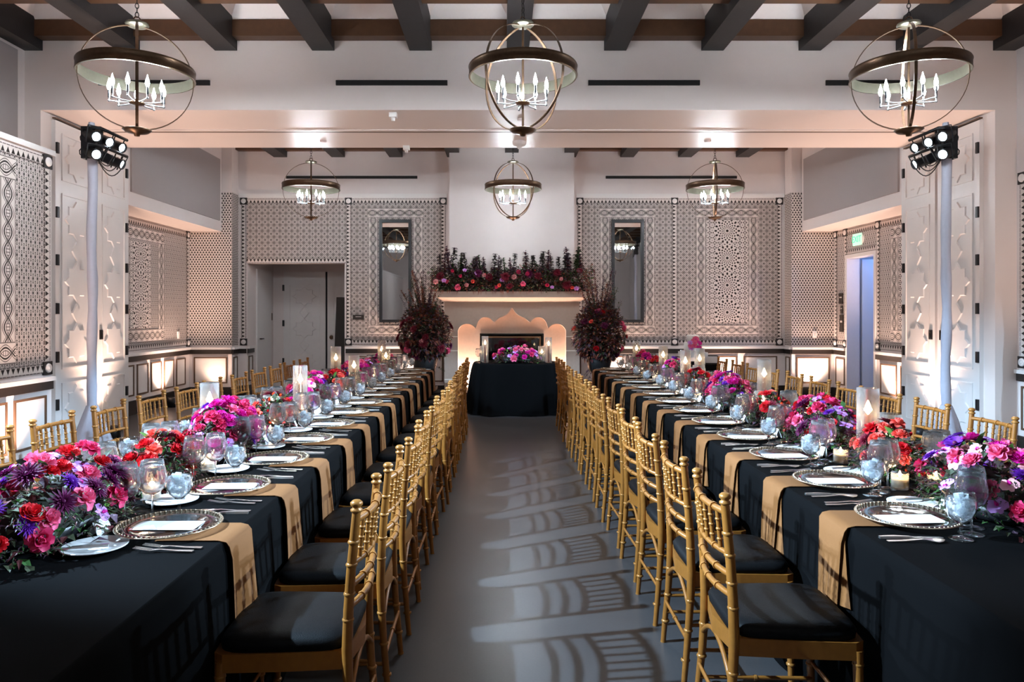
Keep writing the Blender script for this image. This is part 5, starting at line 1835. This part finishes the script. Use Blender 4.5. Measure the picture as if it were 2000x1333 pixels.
UM = ('leaf_wine', 'leaf_plum', 'leaf_dark', 'leaf_rust')
urnm = MB().lathe([(0.0, 0.0), (0.16, 0.0), (0.16, 0.03), (0.10, 0.06), (0.07, 0.12), (0.08, 0.18), (0.17, 0.28), (0.20, 0.42), (0.185, 0.50), (0.22, 0.54), (0.22, 0.56), (0.19, 0.56), (0.16, 0.50), (0.0, 0.48)], 28).mesh('urn', 'urn')
pedm = MB().box(-0.19, 0.19, -0.19, 0.19, 0, 0.05).box(-0.16, 0.16, -0.16, 0.16, 0.05, 0.28).box(-0.185, 0.185, -0.185, 0.185, 0.28, 0.32).mesh('plinth', 'urn')
for s, lb, pal in ((-1, 'tall urn of wine-dark foliage and pink roses by the fireplace, alcove side', [('rose', 'pet_pink', 1.35), ('rose', 'pet_blush', 1.2), ('dahlia', 'pet_burgundy', 1.5), ('dahlia', 'pet_plum', 1.4), ('dahlia', 'pet_burgundy', 1.3)]),
                   (1, 'tall urn of rust foliage with red and pink blooms by the fireplace, cake side', [('rose', 'pet_pink', 1.35), ('carnation', 'pet_red', 1.1), ('ranunculus', 'pet_red', 1.1), ('dahlia', 'pet_burgundy', 1.4), ('ranunculus', 'pet_coral', 1.1), ('dahlia', 'pet_plum', 1.3)])):
    r = random.Random(60 + s)
    t = thing('flower_urn', lb, 'flowers', (s * 1.39 - 0.01, 11.45, 0), 0, 'flower urns flanking the fireplace')
    ob('plinth', pedm, t)
    ob('urn', urnm, t, (0, 0, 0.32))
    m_ = MB()
    mats = UM if s < 0 else ('leaf_rust', 'leaf_wine', 'leaf_plum', 'leaf_dark')
    branches(m_, r, 70, (0, 0, 0.80), 0.42, 0.80, 1.85, 4, per=44)
    branches(m_, r, 34, (0, 0, 0.95), 0.40, 1.7, 2.22, 4, (0.03, 0.055), per=80)
    branches(m_, r, 10, (0, 0, 0.85), 0.50, 0.25, 0.8, 4, per=22)
    for k in range(4200):
        d = rdir(r, -0.8)
        rr_ = r.uniform(0.6, 1.0)
        p = Vector((d.x * 0.42 * rr_, d.y * 0.36 * rr_, 1.18 + d.z * 0.48 * rr_))
        add_leaf(m_, p * 1.0, d + rdir(r) * 0.8, r.uniform(0.045, 0.09), r.uniform(0.014, 0.028), r.randrange(4))
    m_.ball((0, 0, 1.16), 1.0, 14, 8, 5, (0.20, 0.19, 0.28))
    f = ob('foliage', m_.mesh('foliage', *(mats + ('stem', 'dark_filler'))), t)
    f['kind'] = 'stuff'
    for k in range(17):
        d = rdir(r, -0.7)
        d.y = -abs(d.y)
        p = Vector((d.x * 0.43, d.y * 0.38, 1.14 + d.z * 0.42))
        kind, c, s0 = r.choice(pal)
        q = (d + Vector((0, 0, 0.2)) + rdir(r) * 0.3).to_track_quat('Z', 'Y')
        sc = s0 * r.uniform(0.7, 1.0)
        ob(kind, bloom(kind, c), t, p, q.to_euler(), (sc, sc, sc))

# ---- mantel garland
r = random.Random(99)
t = thing('mantel_garland', 'long dark garland of foliage, spires and pink blooms on the mantel', 'flowers', (0.0, 12.20, 1.866))
m_ = MB()
for k in range(6500):
    x = r.uniform(-1.38, 1.38)
    h = r.uniform(0.01, 0.44 + 0.05 * math.sin(x * 5)) * r.uniform(0.7, 1)
    y = r.uniform(-0.15, 0.12)
    add_leaf(m_, Vector((x, y, h)), rdir(r, -0.2), r.uniform(0.035, 0.08), r.uniform(0.010, 0.022), r.choice((0, 1, 2, 2, 3, 4)))
for k in range(90):
    x = r.uniform(-1.3, 1.3)
    p = Vector((x, -0.13, 0.03))
    add_leaf(m_, p, Vector((r.uniform(-0.5, 0.5), -0.6, -0.6)), r.uniform(0.05, 0.11), 0.004, r.choice((0, 3)))
m_.add([(-1.25, -0.10, 0), (1.25, -0.10, 0), (1.25, 0.12, 0), (-1.25, 0.12, 0), (-1.2, 0.0, 0.16), (1.2, 0.0, 0.16), (1.2, 0.1, 0.16), (-1.2, 0.1, 0.16)], MB.BOXF, 5)
f = ob('foliage', m_.mesh('foliage', 'leaf_wine', 'leaf_plum', 'leaf_dark', 'leaf_rust', 'leaf_green', 'dark_filler'), t)
f['kind'] = 'stuff'
SPK = []
for k, mts in enumerate((('leaf_plum', 'leaf_dark'), ('leaf_dark', 'leaf_green'), ('leaf_plum', 'leaf_wine'))):
    sp = MB()
    sp.tube([(0, 0, 0), (0.01, 0, 0.25), (0.0, 0, 0.52)], [0.004, 0.003, 0.0015], 5, 1)
    for q in range(110):
        z = r.uniform(0.16, 0.52)
        add_leaf(sp, Vector((0, 0, z)), rdir(r, -0.1), (0.60 - z) * 0.07 + 0.036, (0.60 - z) * 0.02 + 0.012, r.choice((0, 0, 1)))
    SPK.append(sp.mesh('spire', *mts))
for k in range(34):
    x = -1.27 + 2.54 * (k + 0.5) / 34 + r.uniform(-0.04, 0.04)
    if abs(x - 0.12) < 0.10:
        continue
    sc = r.uniform(0.90, 1.18) * (1.15 if abs(x) > 1.0 else 1.0)
    ob('spire', r.choice(SPK), t, (x, r.uniform(-0.06, 0.08), 0.08), (r.uniform(-0.1, 0.1), r.uniform(-0.15, 0.15), r.uniform(0, 6)), (sc * 1.3, sc * 1.3, sc))
pal = [('rose', 'pet_pink', 1.25), ('ranunculus', 'pet_coral', 1.0), ('dahlia', 'pet_burgundy', 1.4), ('rosebud', 'pet_coral', 1.3), ('dahlia', 'pet_plum', 1.3), ('orchid', 'pet_lilac', 1.1), ('rose', 'pet_blush', 1.0), ('dahlia', 'pet_burgundy', 1.3), ('ranunculus', 'pet_rose', 0.9)]
for k in range(40):
    x = -1.3 + 2.6 * (k + r.random()) / 40
    kind, c, s0 = r.choice(pal)
    d = Vector((r.uniform(-0.4, 0.4), -1, r.uniform(-0.1, 0.7)))
    q = d.to_track_quat('Z', 'Y')
    sc = s0 * r.uniform(0.7, 1.0)
    ob(kind, bloom(kind, c), t, (x, -0.16 + r.uniform(-0.02, 0.03), r.uniform(0.04, 0.36)), q.to_euler(), (sc, sc, sc))

# ---- cake
ctx, cty = 2.66, 10.75
t = thing('cake_table', 'small round black-clothed table holding the wedding cake', 'table', (ctx, cty, 0))
m_ = MB()
P = 64
vs, fs = [], []
for dn, off in ((0, 0), (0.01, 0.006), (0.2, 0.015), (1.0, 0.05)):
    for i in range(P):
        a = 2 * PI * i / P
        rr = 0.42 + off * (1 + 0.6 * math.sin(a * 8))
        vs.append((rr * math.cos(a), rr * math.sin(a), 0.75 - 0.74 * dn))
for j in range(3):
    for i in range(P):
        k = (i + 1) % P
        fs.append((j * P + i, (j + 1) * P + i, (j + 1) * P + k, j * P + k))
m_.add(vs, fs, smooth=True)
m_.add(vs[:P], [tuple(range(P))])
ob('tablecloth', m_.mesh('tablecloth', 'black_linen'), t)
ob('pedestal', MB().lathe([(0.0, 0.0), (0.2, 0.0), (0.03, 0.03), (0.03, 0.72), (0.2, 0.735)], 14).mesh('pedestal', 'black_metal'), t)
cs = thing('cake_stand', 'pale square acrylic cake stand on the small round table', 'cake stand', (ctx, cty - 0.12, 0.751))
ob('top_plate', MB().box(-0.175, 0.175, -0.175, 0.175, 0.10, 0.175).mesh('top_plate', 'acrylic'), cs)
for a in (-1, 1):
    for b in (-1, 1):
        ob('foot', MB().lathe([(0.0, 0.0), (0.02, 0.0), (0.02, 0.10), (0.0, 0.10)], 12).mesh('foot', 'acrylic'), cs, (a * 0.13, b * 0.13, 0))
ck = thing('wedding_cake', 'two-tier white cake with magenta orchids on a square stand', 'cake', (ctx, cty - 0.12, 0.927))
def tier(r_, h):
    return MB().lathe([(0.0, 0.0), (r_, 0.0), (r_, h - 0.01), (r_ - 0.004, h - 0.003), (r_ - 0.012, h), (0.0, h)], 32)
ob('lower_tier', tier(0.13, 0.14).mesh('lower_tier', 'cake'), ck)
ob('upper_tier', tier(0.088, 0.11).mesh('upper_tier', 'cake'), ck, (0, 0, 0.14))
r = random.Random(3)
for k in range(15):
    a = -PI / 2 + r.uniform(-0.9, 0.7)
    z = 0.05 + 0.16 * r.random()
    rr = 0.135 if z < 0.14 else 0.10
    d = Vector((math.cos(a), math.sin(a), 0.3))
    c = r.choice(('pet_magenta', 'pet_magenta', 'pet_lilac', 'pet_pink'))
    ob('orchid', bloom('orchid', c), ck, (rr * math.cos(a), rr * math.sin(a), z), d.to_track_quat('Z', 'Y').to_euler(), (0.9, 0.9, 0.9))
bf = thing('table_sign', 'black rounded frame sign standing beside the cake', 'sign', (ctx + 0.29, cty - 0.06, 0.752))
fr = MB()
pts = [(-0.11, 0, 0.0), (-0.11, 0, 0.085), (-0.10, 0, 0.105), (-0.08, 0, 0.113), (0.08, 0, 0.113), (0.10, 0, 0.105), (0.11, 0, 0.085), (0.11, 0, 0.0)]
fr.tube(pts, 0.009, 6)
ob('frame', fr.mesh('frame', 'black_metal'), bf)
ob('sheet', MB().box(-0.104, 0.104, -0.002, 0.002, 0.004, 0.108).mesh('sheet', 'card'), bf)

# ---- black board leaning in the doorway alcove
bb = thing('leaning_board', 'tall black board leaning against the alcove door', 'board', (-2.98, 13.75, 0.0))
o = ob('board', MB().box(-0.42, 0.28, -0.012, 0.012, 0, 1.82).mesh('board', 'fire_black'), bb, (0, 0, 0.003), (-0.16, 0, 0))
ob('edge_trim', MB().box(-0.43, -0.42, -0.014, 0.014, 0, 1.82).box(-0.43, 0.28, -0.014, 0.014, 1.82, 1.83).mesh('edge_trim', 'black_metal'), bb, (0, 0, 0.003), (-0.16, 0, 0))
